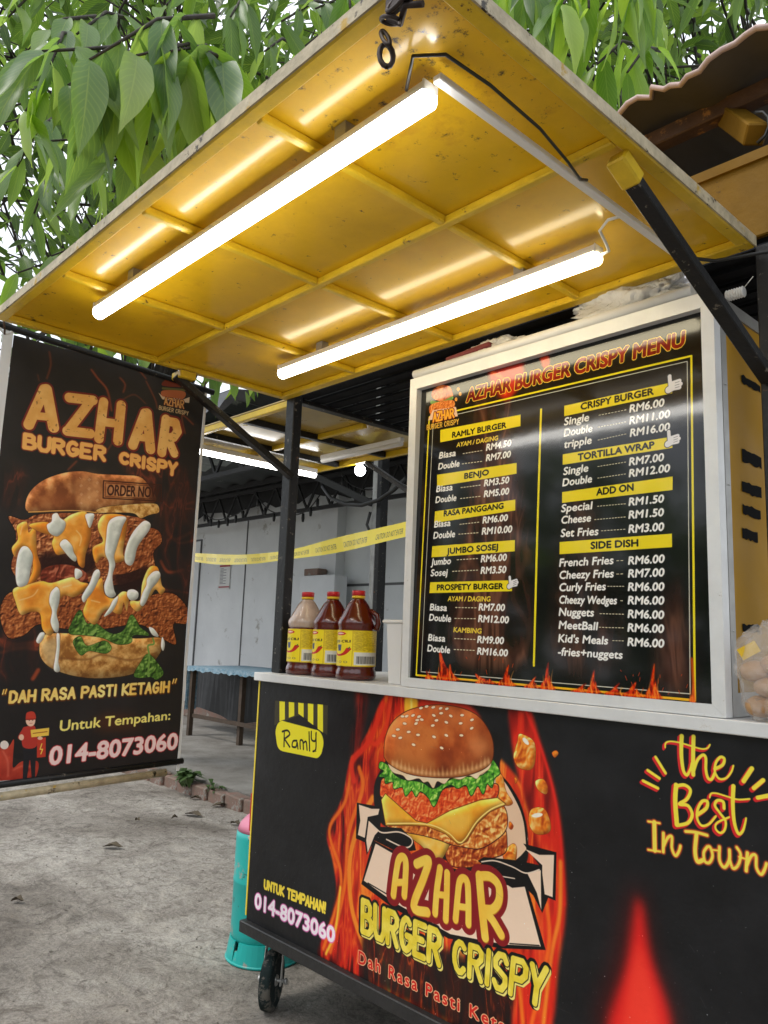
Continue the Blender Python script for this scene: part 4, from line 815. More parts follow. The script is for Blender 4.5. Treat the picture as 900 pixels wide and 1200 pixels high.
# ------------------------------------------------------------------ ground, kerb, raised floor
def ground_mat():
    m = bpy.data.materials.new('rough_concrete'); m.use_nodes = True; t = m.node_tree; b = t.nodes['Principled BSDF']; l = t.links.new
    co = t.nodes.new('ShaderNodeTexCoord'); b.inputs['Roughness'].default_value = .88
    def noise(sc, det=10, ro=.65, dist=0):
        n = t.nodes.new('ShaderNodeTexNoise'); n.inputs['Scale'].default_value = sc; n.inputs['Detail'].default_value = det; n.inputs['Roughness'].default_value = ro; n.inputs['Distortion'].default_value = dist
        l(co.outputs['Object'], n.inputs['Vector']); return n
    def ramp(src, stops):
        r = t.nodes.new('ShaderNodeValToRGB')
        while len(r.color_ramp.elements) < len(stops): r.color_ramp.elements.new(.5)
        for e, (p, c) in zip(r.color_ramp.elements, stops): e.position = p; e.color = (*c, 1)
        l(src, r.inputs['Fac']); return r
    def mixc(f, a, bb, mode='MIX'):
        x = t.nodes.new('ShaderNodeMix'); x.data_type = 'RGBA'; x.blend_type = mode
        if hasattr(f, 'links'): l(f, x.inputs[0])
        else: x.inputs[0].default_value = f
        for k, v in ((6, a), (7, bb)):
            if isinstance(v, tuple): x.inputs[k].default_value = (*v, 1)
            else: l(v, x.inputs[k])
        return x.outputs[2]
    big = ramp(noise(1.1, 8, .6, .6).outputs['Fac'], [(.32, (.17, .145, .12)), (.5, (.33, .298, .262)), (.68, (.52, .485, .44))])
    mid = ramp(noise(9, 12, .78, 1.5).outputs['Fac'], [(.36, (.50, .47, .44)), (.50, (1, 1, 1)), (.66, (1.22, 1.21, 1.18))])
    fine = ramp(noise(70, 8, .85).outputs['Fac'], [(.36, (.55, .52, .5)), (.5, (1, 1, 1)), (.66, (1.25, 1.24, 1.2))])
    c = mixc(1.0, big.outputs['Color'], mid.outputs['Color'], 'MULTIPLY'); c = mixc(1.0, c, fine.outputs['Color'], 'MULTIPLY')
    st = ramp(noise(2.6, 9, .7, 1.5).outputs['Fac'], [(.60, (0, 0, 0)), (.72, (.75, .75, .75))]); c = mixc(st.outputs['Color'], c, (.10, .085, .068))
    w = t.nodes.new('ShaderNodeTexVoronoi'); w.feature = 'DISTANCE_TO_EDGE'; w.inputs['Scale'].default_value = 1.3
    mp = t.nodes.new('ShaderNodeMix'); mp.data_type = 'VECTOR'; mp.inputs[0].default_value = .22; l(co.outputs['Object'], mp.inputs[4]); l(noise(3, 5).outputs['Color'], mp.inputs[5]); l(mp.outputs[1], w.inputs['Vector'])
    ck = ramp(w.outputs['Distance'], [(0.0, (.45, .45, .45)), (.006, (0, 0, 0))]); c = mixc(ck.outputs['Color'], c, (.07, .06, .05))
    mp2 = t.nodes.new('ShaderNodeMapping'); mp2.inputs['Scale'].default_value = (.35, 3.2, 1); mp2.inputs['Rotation'].default_value = (0, 0, .5); l(co.outputs['Object'], mp2.inputs['Vector'])
    sn = t.nodes.new('ShaderNodeTexNoise'); sn.inputs['Scale'].default_value = 4.0; sn.inputs['Detail'].default_value = 12; sn.inputs['Roughness'].default_value = .8; sn.inputs['Distortion'].default_value = .8; l(mp2.outputs[0], sn.inputs['Vector'])
    sr = ramp(sn.outputs['Fac'], [(.38, (.40, .37, .34)), (.5, (1, 1, 1)), (.63, (1.18, 1.17, 1.15))]); c = mixc(.32, c, sr.outputs['Color'], 'MULTIPLY')
    ds = ramp(noise(17, 6, .6, .3).outputs['Fac'], [(.66, (0, 0, 0)), (.70, (.85, .85, .85))]); c = mixc(ds.outputs['Color'], c, (.075, .06, .045))
    l(c, b.inputs['Base Color'])
    h1 = noise(38, 10, .8); h2 = noise(6, 8, .7, 1)
    a = t.nodes.new('ShaderNodeMath'); a.operation = 'MULTIPLY_ADD'; a.inputs[1].default_value = 2.5; l(h2.outputs['Fac'], a.inputs[0]); l(h1.outputs['Fac'], a.inputs[2])
    bp = t.nodes.new('ShaderNodeBump'); bp.inputs['Strength'].default_value = .8; bp.inputs['Distance'].default_value = .02; l(a.outputs[0], bp.inputs['Height']); l(bp.outputs[0], b.inputs['Normal'])
    return m
M_ground = ground_mat()
b = MB(); b.quad([(-90, -60, 0), (60, -60, 0), (60, 90, 0), (-90, 90, 0)])
prop(b.build('ground', M_ground), kind='structure')
M_slab = mat('floor_concrete', (.30, .285, .26), .85, col2=(.16, .145, .125), vscale=3, spots=[((.1, .09, .075), 6, .62)], bump=.5, bscale=40)
KY = 1.62
bm_ = MB()
xs = [-16+i*.5 for i in range(50)]
rg = random.Random(3)
edge = [(x, KY+.10+rg.uniform(-.012, .012)) for x in xs]
top = [bm_.bm.verts.new((x, y, .10)) for x, y in edge]; low = [bm_.bm.verts.new((x, y+.004, 0)) for x, y in edge]; far = [bm_.bm.verts.new((x, 5.4, .10)) for x, y in edge]
for i in range(len(xs)-1):
    bm_.bm.faces.new((top[i], top[i+1], far[i+1], far[i])); bm_.bm.faces.new((low[i], low[i+1], top[i+1], top[i]))
prop(bm_.build('raised_floor', M_slab), kind='structure')
M_brick = mat('kerb_brick', (.24, .125, .095), .88, col2=(.19, .15, .12), vscale=14, spots=[((.30, .28, .25), 9, .56), ((.07, .06, .05), 18, .62)], bump=.6, bscale=60)
kerb = thing('kerb', None, None, (0, KY, 0)); kerb['kind'] = 'structure'
meB = None
for i in range(30):
    x = -6.6+i*.235+rg.uniform(-.006, .006)
    if meB is None:
        q = MB(); q.box(-.108, .108, -.052, .052, -.03, .092, bev=.009); o = q.build('brick', M_brick, kerb); meB = o.data
    else: o = bpy.data.objects.new('brick', meB); COL.objects.link(o); o.parent = kerb
    o.matrix_parent_inverse = Matrix.Identity(4)
    o.location = (x, .045+rg.uniform(-.01, .01), rg.uniform(-.012, .006)); o.rotation_euler = (rg.uniform(-.05, .05), rg.uniform(-.05, .05), rg.uniform(-.06, .06))
# weeds on the kerb
M_weed = mat('weed_leaf', (.07, .13, .03), .55, col2=(.04, .08, .02), vscale=40)
def weed(name, cx, cy, n, h, label):
    q = MB(); rr = random.Random(n)
    for i in range(n):
        a = rr.uniform(0, 6.28); tl = rr.uniform(.4, 1.1); L_ = h*rr.uniform(.5, 1.1); w = L_*.17; d = Vector((math.cos(a), math.sin(a), 0)); s = Vector((-d.y, d.x, 0)); o0 = Vector((cx+rr.uniform(-.06, .06), cy+rr.uniform(-.04, .04), rr.uniform(.05, .1)))
        p = [o0, o0+d*L_*.5*math.sin(tl)+Vector((0, 0, L_*.55*math.cos(tl*.5))), o0+d*L_*math.sin(tl)+Vector((0, 0, L_*.6*math.cos(tl)))]
        q.quad([p[0], p[1]+s*w, p[2], p[1]-s*w])
    o = q.build(name, M_weed); return prop(o, label, 'weed')
weed('weed', -3.25, 1.60, 70, .17, 'green weed tuft growing from the brick kerb near the banner')
weed('weed', -2.93, 1.66, 24, .09, 'small sparse weed sprig beside the larger tuft on the kerb')
# dead leaves and grit
M_dead = mat('dead_leaf', (.05, .035, .022), .8, col2=(.11, .085, .05), vscale=8)
def dead(px, py, L_, a, lab, light=False):
    p = at(px, py, 2, 0.0); q = MB(); d = Vector((math.cos(a), math.sin(a), 0)); s = Vector((-d.y, d.x, 0)); o0 = Vector((p[0], p[1], .006))
    pr = [(0, 0, .0), (.25, .2, .018), (.55, .24, .03), (.8, .14, .016), (1, 0, .03)]
    for (t0, w0, h0), (t1, w1, h1) in zip(pr, pr[1:]):
        for sg in (1, -1):
            A = o0+d*L_*t0+Vector((0, 0, h0*.4)); B = o0+d*L_*t1+Vector((0, 0, h1*.4)); C_ = o0+d*L_*t1+s*sg*w1*L_+Vector((0, 0, h1)); D = o0+d*L_*t0+s*sg*w0*L_+Vector((0, 0, h0))
            if w0 == 0: q.quad([A, B, C_])
            elif w1 == 0: q.quad([A, B, D])
            else: q.quad([A, B, C_, D])
    return prop(q.build('dead_leaf', M_dead), lab, 'leaf')
for px, py, l_, a, lab in [(216, 955, .16, .3, 'dark curled dead leaf lying before the kerb weeds'), (247, 946, .15, 1.1, 'dead leaf lying just below the kerb tuft'), (262, 940, .10, 2.0, 'small pale dead leaf nearest the kerb bricks'), (222, 937, .09, .8, 'light brown dead leaf left of the weed tuft'), (270, 966, .10, .1, 'dead leaf near the pink top of the gas cylinder'),
                           (119, 994, .13, .7, 'dead leaf alone in the middle of the concrete yard'), (12, 1058, .07, .6, 'small dark dead leaf at the far left of the yard'), (158, 963, .05, .2, 'tiny dead leaf below the banner right corner'), (200, 961, .05, 1.3, 'tiny pale dead leaf between two darker ones')]:
    dead(px, py, l_, a, lab)
q = MB(); rg = random.Random(11)
for i in range(900):
    D = rg.uniform(0, 1)**.7; x = rg.uniform(-7, 1.6); y = rg.uniform(-1.2, 1.55); s_ = rg.uniform(.0015, .006) * (1.6 if rg.random() < .06 else 1)
    r_ = bmesh.ops.create_cube(q.bm, size=s_); M = Matrix.Translation((x, y, s_*.3)) @ Matrix.Rotation(rg.uniform(0, 3), 4, (rg.random(), rg.random(), 1)); bmesh.ops.transform(q.bm, matrix=M, verts=r_['verts'])
M_grit = mat('grit', (.12, .10, .08), .9, col2=(.3, .28, .25), vscale=3)
prop(q.build('grit', M_grit), 'loose grit and crumbs scattered over the concrete yard', 'grit', kind='stuff')

# ------------------------------------------------------------------ food cart
CW, CD, CH = 1.80, .93, 1.12
cart = thing('food_cart', 'black food cart with printed burger front, raised yellow canopy and castor wheels', 'food cart', (CW/2, CD/2, 0))
b = MB(); b.quad([(0, 0, .277), (CW, 0, .277), (CW, 0, 1.091), (0, 0, 1.091)], uvs=[(0, 0), (1, 0), (1, 1), (0, 1)])
art = art_counter(); b.build('front_panel', art.material(rough=.36, coat=0, bump=.12, bscale=35, spec=.28), cart); del art
M_pan = mat('black_panel', (.022, .022, .024), .35, var=.2, vscale=8)
b = MB(); b.box(.002, CW-.002, .004, .02, .277, 1.09); b.box(0, .018, .024, CD, .277, 1.09); b.box(CW-.018, CW, .024, CD, .277, 1.09); b.box(.02, CW-.02, CD-.02, CD, .277, 1.09); b.box(.02, CW-.02, .022, CD-.022, .28, .30); b.build('cabinet', M_pan, cart)
M_trim = mat('yellow_trim', (.78, .60, .05), .4); b = MB(); b.box(-.007, -.0005, -.002, .012, .29, 1.09); b.build('edge_trim', M_trim, cart)
b = MB(); b.box(-.012, CW+.012, -.022, CD+.02, 1.091, CH, bev=.002); b.build('counter_top', M_alu, cart)
b = MB(); b.box(-.012, CW+.012, -.022, .018, .238, .2765, bev=.003); b.build('bottom_rail', M_blk2, cart)
b = MB(); b.box(-.012, .028, .019, CD, .238, .2765, bev=.003); b.build('bottom_rail', M_blk2, cart)
b = MB(); b.box(CW-.028, CW+.012, .019, CD, .238, .2765, bev=.003); b.build('bottom_rail', M_blk2, cart)
b = MB(); b.box(.03, CW-.03, CD-.04, CD, .238, .2765, bev=.003); b.build('bottom_rail', M_blk2, cart)
RZ = 2.165
POSTS = [(.045, .05), (1.802, .07), (.03, CD-.03), (1.79, CD-.03)]
for x, y in POSTS:
    b = MB(); b.box(x-.026, x+.026, y-.02, y+.02, CH+.001, RZ, bev=.003); b.build('post', M_blk, cart)
def castor(x, y, rot):
    w = thing('wheel', None, None, (x, y, 0), rot); w.parent = cart; w.matrix_parent_inverse = Matrix.Translation(cart.location).inverted()
    ax = Matrix.Rotation(R(90), 3, 'Y')
    def loc(o): o.matrix_parent_inverse = Matrix.Identity(4); return o
    b = MB(); r0 = .094; b.lathe([(.066, -.016), (.082, -.021), (.092, -.017), (r0, -.008), (r0, .008), (.092, .017), (.082, .021), (.066, .016)], (0, 0, r0), 32, axis=ax); loc(b.build('tyre', M_rubber, w))
    b = MB(); b.lathe([(.012, -.020), (.016, -.020), (.02, -.012), (.05, -.010), (.058, -.015), (.066, -.013), (.066, .013), (.058, .015), (.05, .010), (.02, .012), (.016, .020), (.012, .020)], (0, 0, r0), 28, axis=ax); loc(b.build('rim', M_zinc, w))
    b = MB(); b.bar((-.032, 0, .078), (-.030, .03, .222), .003, .022); b.bar((.032, 0, .078), (.030, .03, .222), .003, .022); b.box(-.036, .036, -.02, .08, .220, .237, bev=.002)
    b.tube([(-.045, 0, r0), (.052, 0, r0)], .006, 10); b.lathe([(.011, -.004), (.011, .004)], (.050, 0, r0), 6, axis=ax); b.lathe([(.011, -.004), (.011, .004)], (-.043, 0, r0), 6, axis=ax)
    loc(b.build('fork', M_zinc, w)); return w
castor(.085, .06, R(37)); castor(CW-.09, .07, R(-12)); castor(.10, CD-.1, R(20)); castor(CW-.1, CD-.1, R(5))
# roof of the cart
b = MB()
for i in range(24):   # ribbed dark sheet between the posts
    y0 = .075+i*.0375; b.box(0.0, CW+.01, y0, y0+.0375, 2.172+(.012 if i % 2 else 0), 2.18+(.012 if i % 2 else 0))
b.build('roof_sheet', M_roof, cart)
b = MB(); b.box(-.012, .028, .075, CD, RZ-.01, 2.172, bev=.002); b.build('roof_rail', M_blk, cart)
b = MB(); b.box(CW-.03, CW+.02, .075, CD, RZ-.01, 2.172, bev=.002); b.build('roof_rail', M_blk, cart)
b = MB(); b.box(.03, CW-.03, CD-.04, CD, RZ-.01, 2.172, bev=.002); b.build('roof_rail', M_blk, cart)
b = MB(); b.box(-.01, CW+.03, .074, .092, 2.20, 2.405, bev=.003); b.box(-.01, CW+.03, .066, .0735, 2.385, 2.41); b.box(1.822, 1.86, .05, .073, 2.18, 2.41, bev=.003); b.build('fascia', M_yel_shaded, cart)
b = MB(); b.box(-.01, CW+.02, .0935, 1.0, 2.38, 2.40); b.build('roof_lid', M_roof, cart)
# the raised front canopy
FX0, FX1, FY0, FY1, FZ = .0145, 1.784, -1.028, .03, 2.172
fl = thing('canopy_flap', None, None, ((FX0+FX1)/2, .03, FZ)); fl.parent = cart; fl.matrix_parent_inverse = Matrix.Translation(cart.location).inverted()
b = MB(); b.box(FX0+.006, FX1-.006, FY0+.006, FY1, FZ-.002, FZ+.003); b.build('sheet', M_yel, fl)
DZ = .019
def rib(x0, x1, y0, y1, m=M_yel_rib, d=DZ): q = MB(); q.box(x0, x1, y0, y1, FZ-.0025-d, FZ-.0025, bev=.003); return q.build('rib', m, fl)
rib(FX0, FX1, FY0, FY0+.028); rib(FX0, FX1, FY1-.036, FY1)
rib(FX0, FX0+.028, FY0+.0285, FY1-.0365); rib(FX1-.028, FX1, FY0+.0285, FY1-.0365)
YM = -.512; RX = [.455, .902, 1.345]
rib(FX0+.029, FX1-.029, YM-.0105, YM+.0105)
for x in RX:
    rib(x-.0095, x+.0095, FY0+.029, YM-.011); rib(x-.0095, x+.0095, YM+.011, FY1-.037)
b = MB(); b.box(FX0-.003, FX1+.003, FY0-.004, FY0-.0005, FZ-.019, FZ+.006); b.box(FX1+.0005, FX1+.004, FY0-.004, FY1, FZ-.019, FZ+.006); b.box(FX0-.004, FX0-.0005, FY0, FY1, FZ-.019, FZ+.006); b.build('edge_strip', M_edge, fl)
b = MB(); b.bar((1.7475, -.492, 2.142), (1.7530, -.440, 2.110), .040, .030, bev=.004); b.build('bracket', M_yel_rib, fl)
b = MB(); b.box(-.01, .055, -.44, -.38, 2.118, 2.144, bev=.003); b.build('bracket', M_yel_rib, fl)
b = MB(); b.bar((1.752, -.45, 2.115), (1.797, .044, 1.845), .032, .022, bev=.002); b.build('strut', M_blk, cart)
b = MB(); b.bar((.018, -.44, 2.128), (.075, .035, 1.842), .034, .022, bev=.002); b.build('strut', M_blk, cart)
# hasp and chain hanging at the outer edge
b = MB()
def link(c, ax1, ax2, a=.016, bb=.010, r=.0034): b.tube([Vector(c)+Vector(ax1)*a*math.cos(t)+Vector(ax2)*bb*math.sin(t) for t in [i*2*math.pi/12 for i in range(13)]], r, 6, cap=False)
cx, cy = 1.685, -1.01
link((cx+.04, cy-.02, 2.128), (1, 0, 0), (0, .3, 1)); link((cx+.02, cy-.01, 2.12), (1, 0, -.5), (0, 1, 0)); link((cx, cy, 2.11), (.6, 0, -1), (0, .3, .6)); link((cx-.008, cy+.010, 2.092), (.1, 0, -1), (.6, .8, 0), .019, .010, .0042); b.tube([(cx+.01, cy-.005, 2.13), (cx+.03, cy, 2.115), (cx+.05, cy-.01, 2.125), (cx+.075, cy, 2.118)], .005, 6)
b.box(cx+.02, cx+.06, cy-.02, cy-.005, 2.128, 2.146); b.build('chain', mat('dark_chain', (.05, .035, .03), .5, metal=.6, var=.4, vscale=60), fl)

# LED battens
def batten(name, lab, x0, x1, y, z, mt, group='tube lights under the canopy'):
    t = thing(name, lab, 'tube light', ((x0+x1)/2, y, z))
    q = MB(); pr = [(-.0165, .0125), (-.0165, .020), (-.013, .03), (.013, .03), (.0165, .020), (.0165, .0125)]
    a = [q.bm.verts.new((x0+.004, y+p[0], z+p[1])) for p in pr]; c_ = [q.bm.verts.new((x1-.004, y+p[0], z+p[1])) for p in pr]
    for i in range(6): q.bm.faces.new((a[i], a[(i+1) % 6], c_[(i+1) % 6], c_[i]))
    q.bm.faces.new(a); q.bm.faces.new(c_); q.build('housing', M_white, t)
    q = MB(); n = 8; pr = [(-.0205+0*0, -.0005)]+[(-.0205*math.cos(math.pi*i/n), -.001-.020*math.sin(math.pi*i/n)) for i in range(n+1)]
    ar = [math.radians(-28+236*i/n) for i in range(n+1)]; pr = [(.0185*math.cos(a_), .003-.0185*math.sin(a_)) for a_ in ar]
    a = [q.bm.verts.new((x0+.006, y+p[0], z+p[1])) for p in pr]; c_ = [q.bm.verts.new((x1-.006, y+p[0], z+p[1])) for p in pr]
    for i in range(n): q.bm.faces.new((a[i], a[i+1], c_[i+1], c_[i])).smooth = True
    q.bm.faces.new((a[n], a[0], c_[0], c_[n])); q.bm.faces.new(a); q.bm.faces.new(c_); q.build('diffuser', mt, t)
    for xa in (x0, x1-.0055): q = MB(); q.box(xa, xa+.0055, y-.0175, y+.0175, z+.010, z+.031, bev=.002); q.build('end_cap', M_white, t)
    for xa, sg in ((x0+.006, -1), (x1-.006, 1)):
        q = MB(); rr_ = [[q.bm.verts.new((xa+sg*.010*math.sin(e_), y+.0185*math.cos(ar[i])*math.cos(e_), z+.003-.0185*math.sin(ar[i])*math.cos(e_))) for i in range(n+1)] for e_ in (0, .5, 1.0, 1.35)]
        for A_, B_ in zip(rr_, rr_[1:]):
            for i in range(n): q.bm.faces.new((A_[i], A_[i+1], B_[i+1], B_[i])).smooth = True
        q.bm.faces.new(rr_[-1]); q.build('diffuser_end', mt, t)
    q = MB(); q.box(x0+.2, x0+.23, y-.012, y+.012, z+.0305, FZ-.003); q.build('clip', M_alu_d, t); q = MB(); q.box(x1-.23, x1-.2, y-.012, y+.012, z+.0305, FZ-.003); q.build('clip', M_alu_d, t)
    return t
batten('tube_light', 'long lit white tube light nearest the outer edge of the yellow canopy', .376, 1.640, -.868, 2.112, M_lamp)
batten('tube_light', 'lit warm white tube light under the canopy above the menu board', .345, 1.549, -.228, 2.112, M_lamp2)
q = MB(); q.box(1.649, 1.667, -.875, -.10, 2.131, 2.1435, bev=.002); o = q.build('cable_conduit', M_white); prop(o, 'white plastic cable trunking running across the canopy underside', 'cable trunking')
q = MB(); q.tube([(1.60, -.885, 2.140), (1.66, -.93, 2.142), (1.70, -.90, 2.139), (1.705, -.8, 2.14), (1.70, -.66, 2.137), (1.690, -.56, 2.125), (1.676, -.50, 2.124), (1.672, -.47, 2.138)], .003, 6); o = q.build('power_cable', M_cable); prop(o, 'black power cable beside the white trunking from the outer tube light', 'cable')
q = MB(); q.tube([(1.552, -.228, 2.118), (1.575, -.232, 2.118), (1.58, -.25, 2.125), (1.588, -.29, 2.138), (1.62, -.31, 2.142), (1.650, -.31, 2.139)], .0035, 6); o = q.build('light_lead', M_cablew); prop(o, 'short lead from the inner tube light to the trunking', 'cable')
q = MB(); q.tube([(1.672, -.12, 2.136), (1.69, -.08, 2.118), (1.72, -.03, 2.12), (1.80, .02, 2.13), (1.84, .06, 2.14)], .004, 6); o = q.build('power_cable', M_cable); prop(o, 'black cable looping from the trunking end to the right post', 'cable')

# side canopy on the far left side of the cart
sf = thing('side_flap', None, None, (-.012, .5, 2.165)); sf.parent = cart; sf.matrix_parent_inverse = Matrix.Translation(cart.location).inverted()
M_yel2 = mat('side_flap_paint', (.50, .33, .06), .28, var=.3, vscale=4, spots=[(MILD, 26, .70)], coat=.4)
b = MB(); b.box(-1.07, -.02, .06, .93, 2.168, 2.173); b.build('sheet', M_yel2, sf)
for x in (-1.055, -.72, -.36): b = MB(); b.box(x-.014, x+.014, .088, .902, 2.14, 2.1675, bev=.002); b.build('rib', M_blk, sf)
b = MB(); b.box(-1.07, -.02, .062, .086, 2.14, 2.1675, bev=.002); b.build('rib', M_yel_rib, sf)
b = MB(); b.box(-1.07, -.02, .904, .93, 2.14, 2.1675, bev=.002); b.build('rib', M_yel_rib, sf)
for a_, c_ in ((-1.04, -.736), (-.704, -.376), (-.344, -.03)): b = MB(); b.box(a_, c_, .47, .492, 2.145, 2.1675, bev=.002); b.build('rib', M_yel_rib, sf)
b = MB(); b.bar((-.50, .915, 2.135), (.0, .92, 1.84), .03, .022, bev=.002); b.build('strut', M_blk, cart)
def ybatten(lab, x, y0, y1, z, mt):
    t = thing('tube_light', lab, 'tube light', (x, (y0+y1)/2, z)); q = MB(); q.box(x-.018, x+.018, y0, y1, z, z+.026, bev=.003); q.build('housing', M_white, t)
    q = MB(); q.tube([(x, y0+.004, z-.006), (x, y1-.004, z-.006)], .016, 10); q.build('diffuser', mt, t); return t
ybatten('lit tube light under the small side canopy behind the left post', -.85, .12, .86, 2.112, M_lamp)
t = thing('tube_light', 'unlit white tube light along the back edge of the side canopy', 'tube light', (-.4, .80, 2.11)); q = MB(); q.box(-.57, -.0, .665, .69, 2.118, 2.139, bev=.003); q.build('housing', M_white, t); q = MB(); q.tube([(-.565, .6775, 2.111), (-.005, .6775, 2.111)], .012, 10); q.build('diffuser', M_white, t)
t = thing('light_bulb', 'round lit white bulb hanging below the side canopy', 'light bulb', (-.62, .97, 2.10)); q = MB(); cb = atd(422, 551, 4.1)
t.location = Vector(cb)+Vector((0, 0, .03)); q.lathe([(.001, -.030), (.014, -.027), (.024, -.018), (.029, -.002), (.026, .012), (.018, .022), (.012, .026), (.012, .03)], cb, 16); q.build('globe', M_lamp3, t); q = MB(); q.lathe([(.013, .028), (.013, .05), (.006, .056)], cb, 10); q.tube([(cb[0], cb[1], cb[2]+.05), (cb[0]+.02, cb[1], cb[2]+.09), (cb[0]+.01, .93, 2.15)], .003, 5); q.build('holder', M_white, t)

# ------------------------------------------------------------------ menu box on the counter
mb = thing('menu_cabinet', 'tall yellow cabinet on the counter with a framed black and yellow menu board front', 'menu cabinet', (1.22, .3, CH+.001))
X0, X1, Z0, Z1 = .7708, 1.6748, 1.1474, 2.0279
b = MB(); b.quad([(X0, -.004, Z0), (X1, -.004, Z0), (X1, .010, Z1), (X0, .010, Z1)], uvs=[(0, 0), (1, 0), (1, 1), (0, 1)])
art = art_menu(); b.build('menu_board', art.material(rough=.10, coat=.26, bump=.035, bscale=10, spec=.4), mb); del art
ow, zt, zb = .030, Z1+.036, 1.1215
def member(pts):
    q = MB(); f_ = [q.bm.verts.new((x, -.012, z)) for x, z in pts]; k_ = [q.bm.verts.new((x, .02, z)) for x, z in pts]; n = len(pts)
    q.bm.faces.new(f_); q.bm.faces.new(k_[::-1])
    for i in range(n): q.bm.faces.new((f_[i], k_[i], k_[(i+1) % n], f_[(i+1) % n]))
    return q.build('frame_member', M_alu, mb)
g = .0006
member([(X0-ow, zb), (X1+ow, zb), (X1, Z0), (X0, Z0)]); member([(X0-ow, zt), (X1+ow, zt), (X1, Z1), (X0, Z1)])
member([(X0-ow, zb+g), (X0-g, Z0), (X0-g, Z1), (X0-ow, zt-g)]); member([(X1+ow, zb+g), (X1+g, Z0), (X1+g, Z1), (X1+ow, zt-g)])
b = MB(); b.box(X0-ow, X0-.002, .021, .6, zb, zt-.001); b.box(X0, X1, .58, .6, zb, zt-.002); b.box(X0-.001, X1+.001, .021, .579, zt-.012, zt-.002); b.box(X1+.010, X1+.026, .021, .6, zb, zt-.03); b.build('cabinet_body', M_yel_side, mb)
b = MB(); b.box(X1+.0262, X1+.031, .021, .047, zb, zt-.001); b.box(X1+.0262, X1+.0305, .0475, .6, zb, zb+.05); b.box(X1+.0262, X1+.0305, .0475, .6, zt-.03, zt-.001); b.build('corner_angle', M_alu_d, mb)
rgt = random.Random(2); M_tapeR = mat('tape_residue', (.008, .008, .008), .8, spec=.05)
for px, py, w_, h_ in [(880, 450, .11, .026), (881, 538, .11, .034), (881, 574, .11, .034), (881, 600, .10, .030), (879, 627, .085, .030), (880, 737, .09, .022)]:
    p = at(px, py, 0, X1+.027); q = MB(); n = 9; up = []; dn = []
    for i in range(n): u = i/(n-1); yy = p[1]-w_/2+w_*u; up.append((X1+.0275, yy, p[2]+h_/2-rgt.uniform(0, .006))); dn.append((X1+.0275, yy, p[2]-h_/2+rgt.uniform(0, .006)))
    q.quad(up+dn[::-1]); q.build('tape_mark', M_tapeR, mb)
for z in (1.30, 1.62, 1.85): b = MB(); b.lathe([(.004, 0), (.004, .0015), (.002, .0025)], (X1+.0312, .034, z), 8, axis=None); b.build('screw', M_zinc, mb)
q = MB(); q.tube([(.752, -.002, 2.079), (1.655, -.002, 2.079)], .0145, 14); o = q.build('rolled_sheet', M_white); prop(o, 'white rolled blind lying along the top front of the menu cabinet', 'rolled blind')
def bag_mat(name, col, tr=.35, rough=.2):
    m = bpy.data.materials.new(name); m.use_nodes = True; t = m.node_tree; b = t.nodes['Principled BSDF']; b.inputs['Base Color'].default_value = (*col, 1); b.inputs['Roughness'].default_value = rough; b.inputs['Alpha'].default_value = 1-tr
    co = t.nodes.new('ShaderNodeTexCoord'); n = t.nodes.new('ShaderNodeTexNoise'); n.inputs['Scale'].default_value = 16; n.inputs['Detail'].default_value = 5; n.inputs['Distortion'].default_value = 1.4
    bp = t.nodes.new('ShaderNodeBump'); bp.inputs['Strength'].default_value = .8; bp.inputs['Distance'].default_value = .02; t.links.new(co.outputs['Object'], n.inputs['Vector']); t.links.new(n.outputs['Fac'], bp.inputs['Height']); t.links.new(bp.outputs[0], b.inputs['Normal'])
    return m
from mathutils import noise as mn
def blob(name, lab, cat, c, rx, ry, rz, mt, seed=0, amp=.18, floor=None, parent=None, sub=4, fr=6, shape=None):
    q = MB(); bmesh.ops.create_icosphere(q.bm, subdivisions=sub, radius=1)
    for v in q.bm.verts:
        d = v.co.normalized(); rdg = 1-abs(mn.noise(d*fr*.7+Vector((seed, 0, 0))))*2
        k = 1+amp*(mn.noise(d*2.2+Vector((seed, 3, 1))))+amp*.5*(rdg-.4)+amp*.25*mn.noise(d*fr*2+Vector((0, seed, 0)))
        p = Vector((d.x*rx*k, d.y*ry*k, d.z*rz*k))
        if shape: p = shape(p)
        p += Vector(c)
        if floor is not None: p.z = max(p.z, floor+.0005*(d.x+1))
        v.co = p
    for f in q.bm.faces: f.smooth = True
    o = q.build(name, mt, parent)
    return prop(o, lab, cat) if parent is None else o
M_bagw = bag_mat('white_bag_film', (.82, .83, .88), .15, .25)
blob('plastic_bag', 'crumpled translucent white plastic bag stuffed on top of the menu cabinet', 'plastic bag', (1.475, .060, 2.112), .150, .055, .066, M_bagw, 3, .45, floor=2.065, sub=5, fr=9)
blob('plastic_bag', 'flat white packet with dark red edge lying at the left of the cabinet top', 'plastic bag', (1.03, .045, 2.098), .125, .04, .034, M_bagw, 9, .35, floor=2.065, sub=5, fr=9)
o = [x for x in COL.objects if x.name.startswith('plastic_bag')][-1]
q = MB(); q.box(-.11, .06, -.010, .01, -.006, .010, bev=.003, M=Matrix.Translation((.99, .006, 2.101)) @ Matrix.Rotation(R(-3), 4, 'Y')); ob = q.build('red_edge', mat('dark_red_card', (.16, .02, .03), .5), o)
q = MB(); 
for i in range(7): q.lathe([(.011, 0), (.0135, .003), (.011, .006)], (1.735, .085, 2.045+.0), 14, axis=Matrix.Rotation(R(90), 3, 'Y')) if i < 0 else q.lathe([(.0105, i*.006), (.0135, i*.006+.003), (.0105, i*.006+.006)], (1.70, .07, 2.075), 14, axis=Matrix.Rotation(R(90), 3, 'Y') @ Matrix.Rotation(R(0), 3, 'X'))
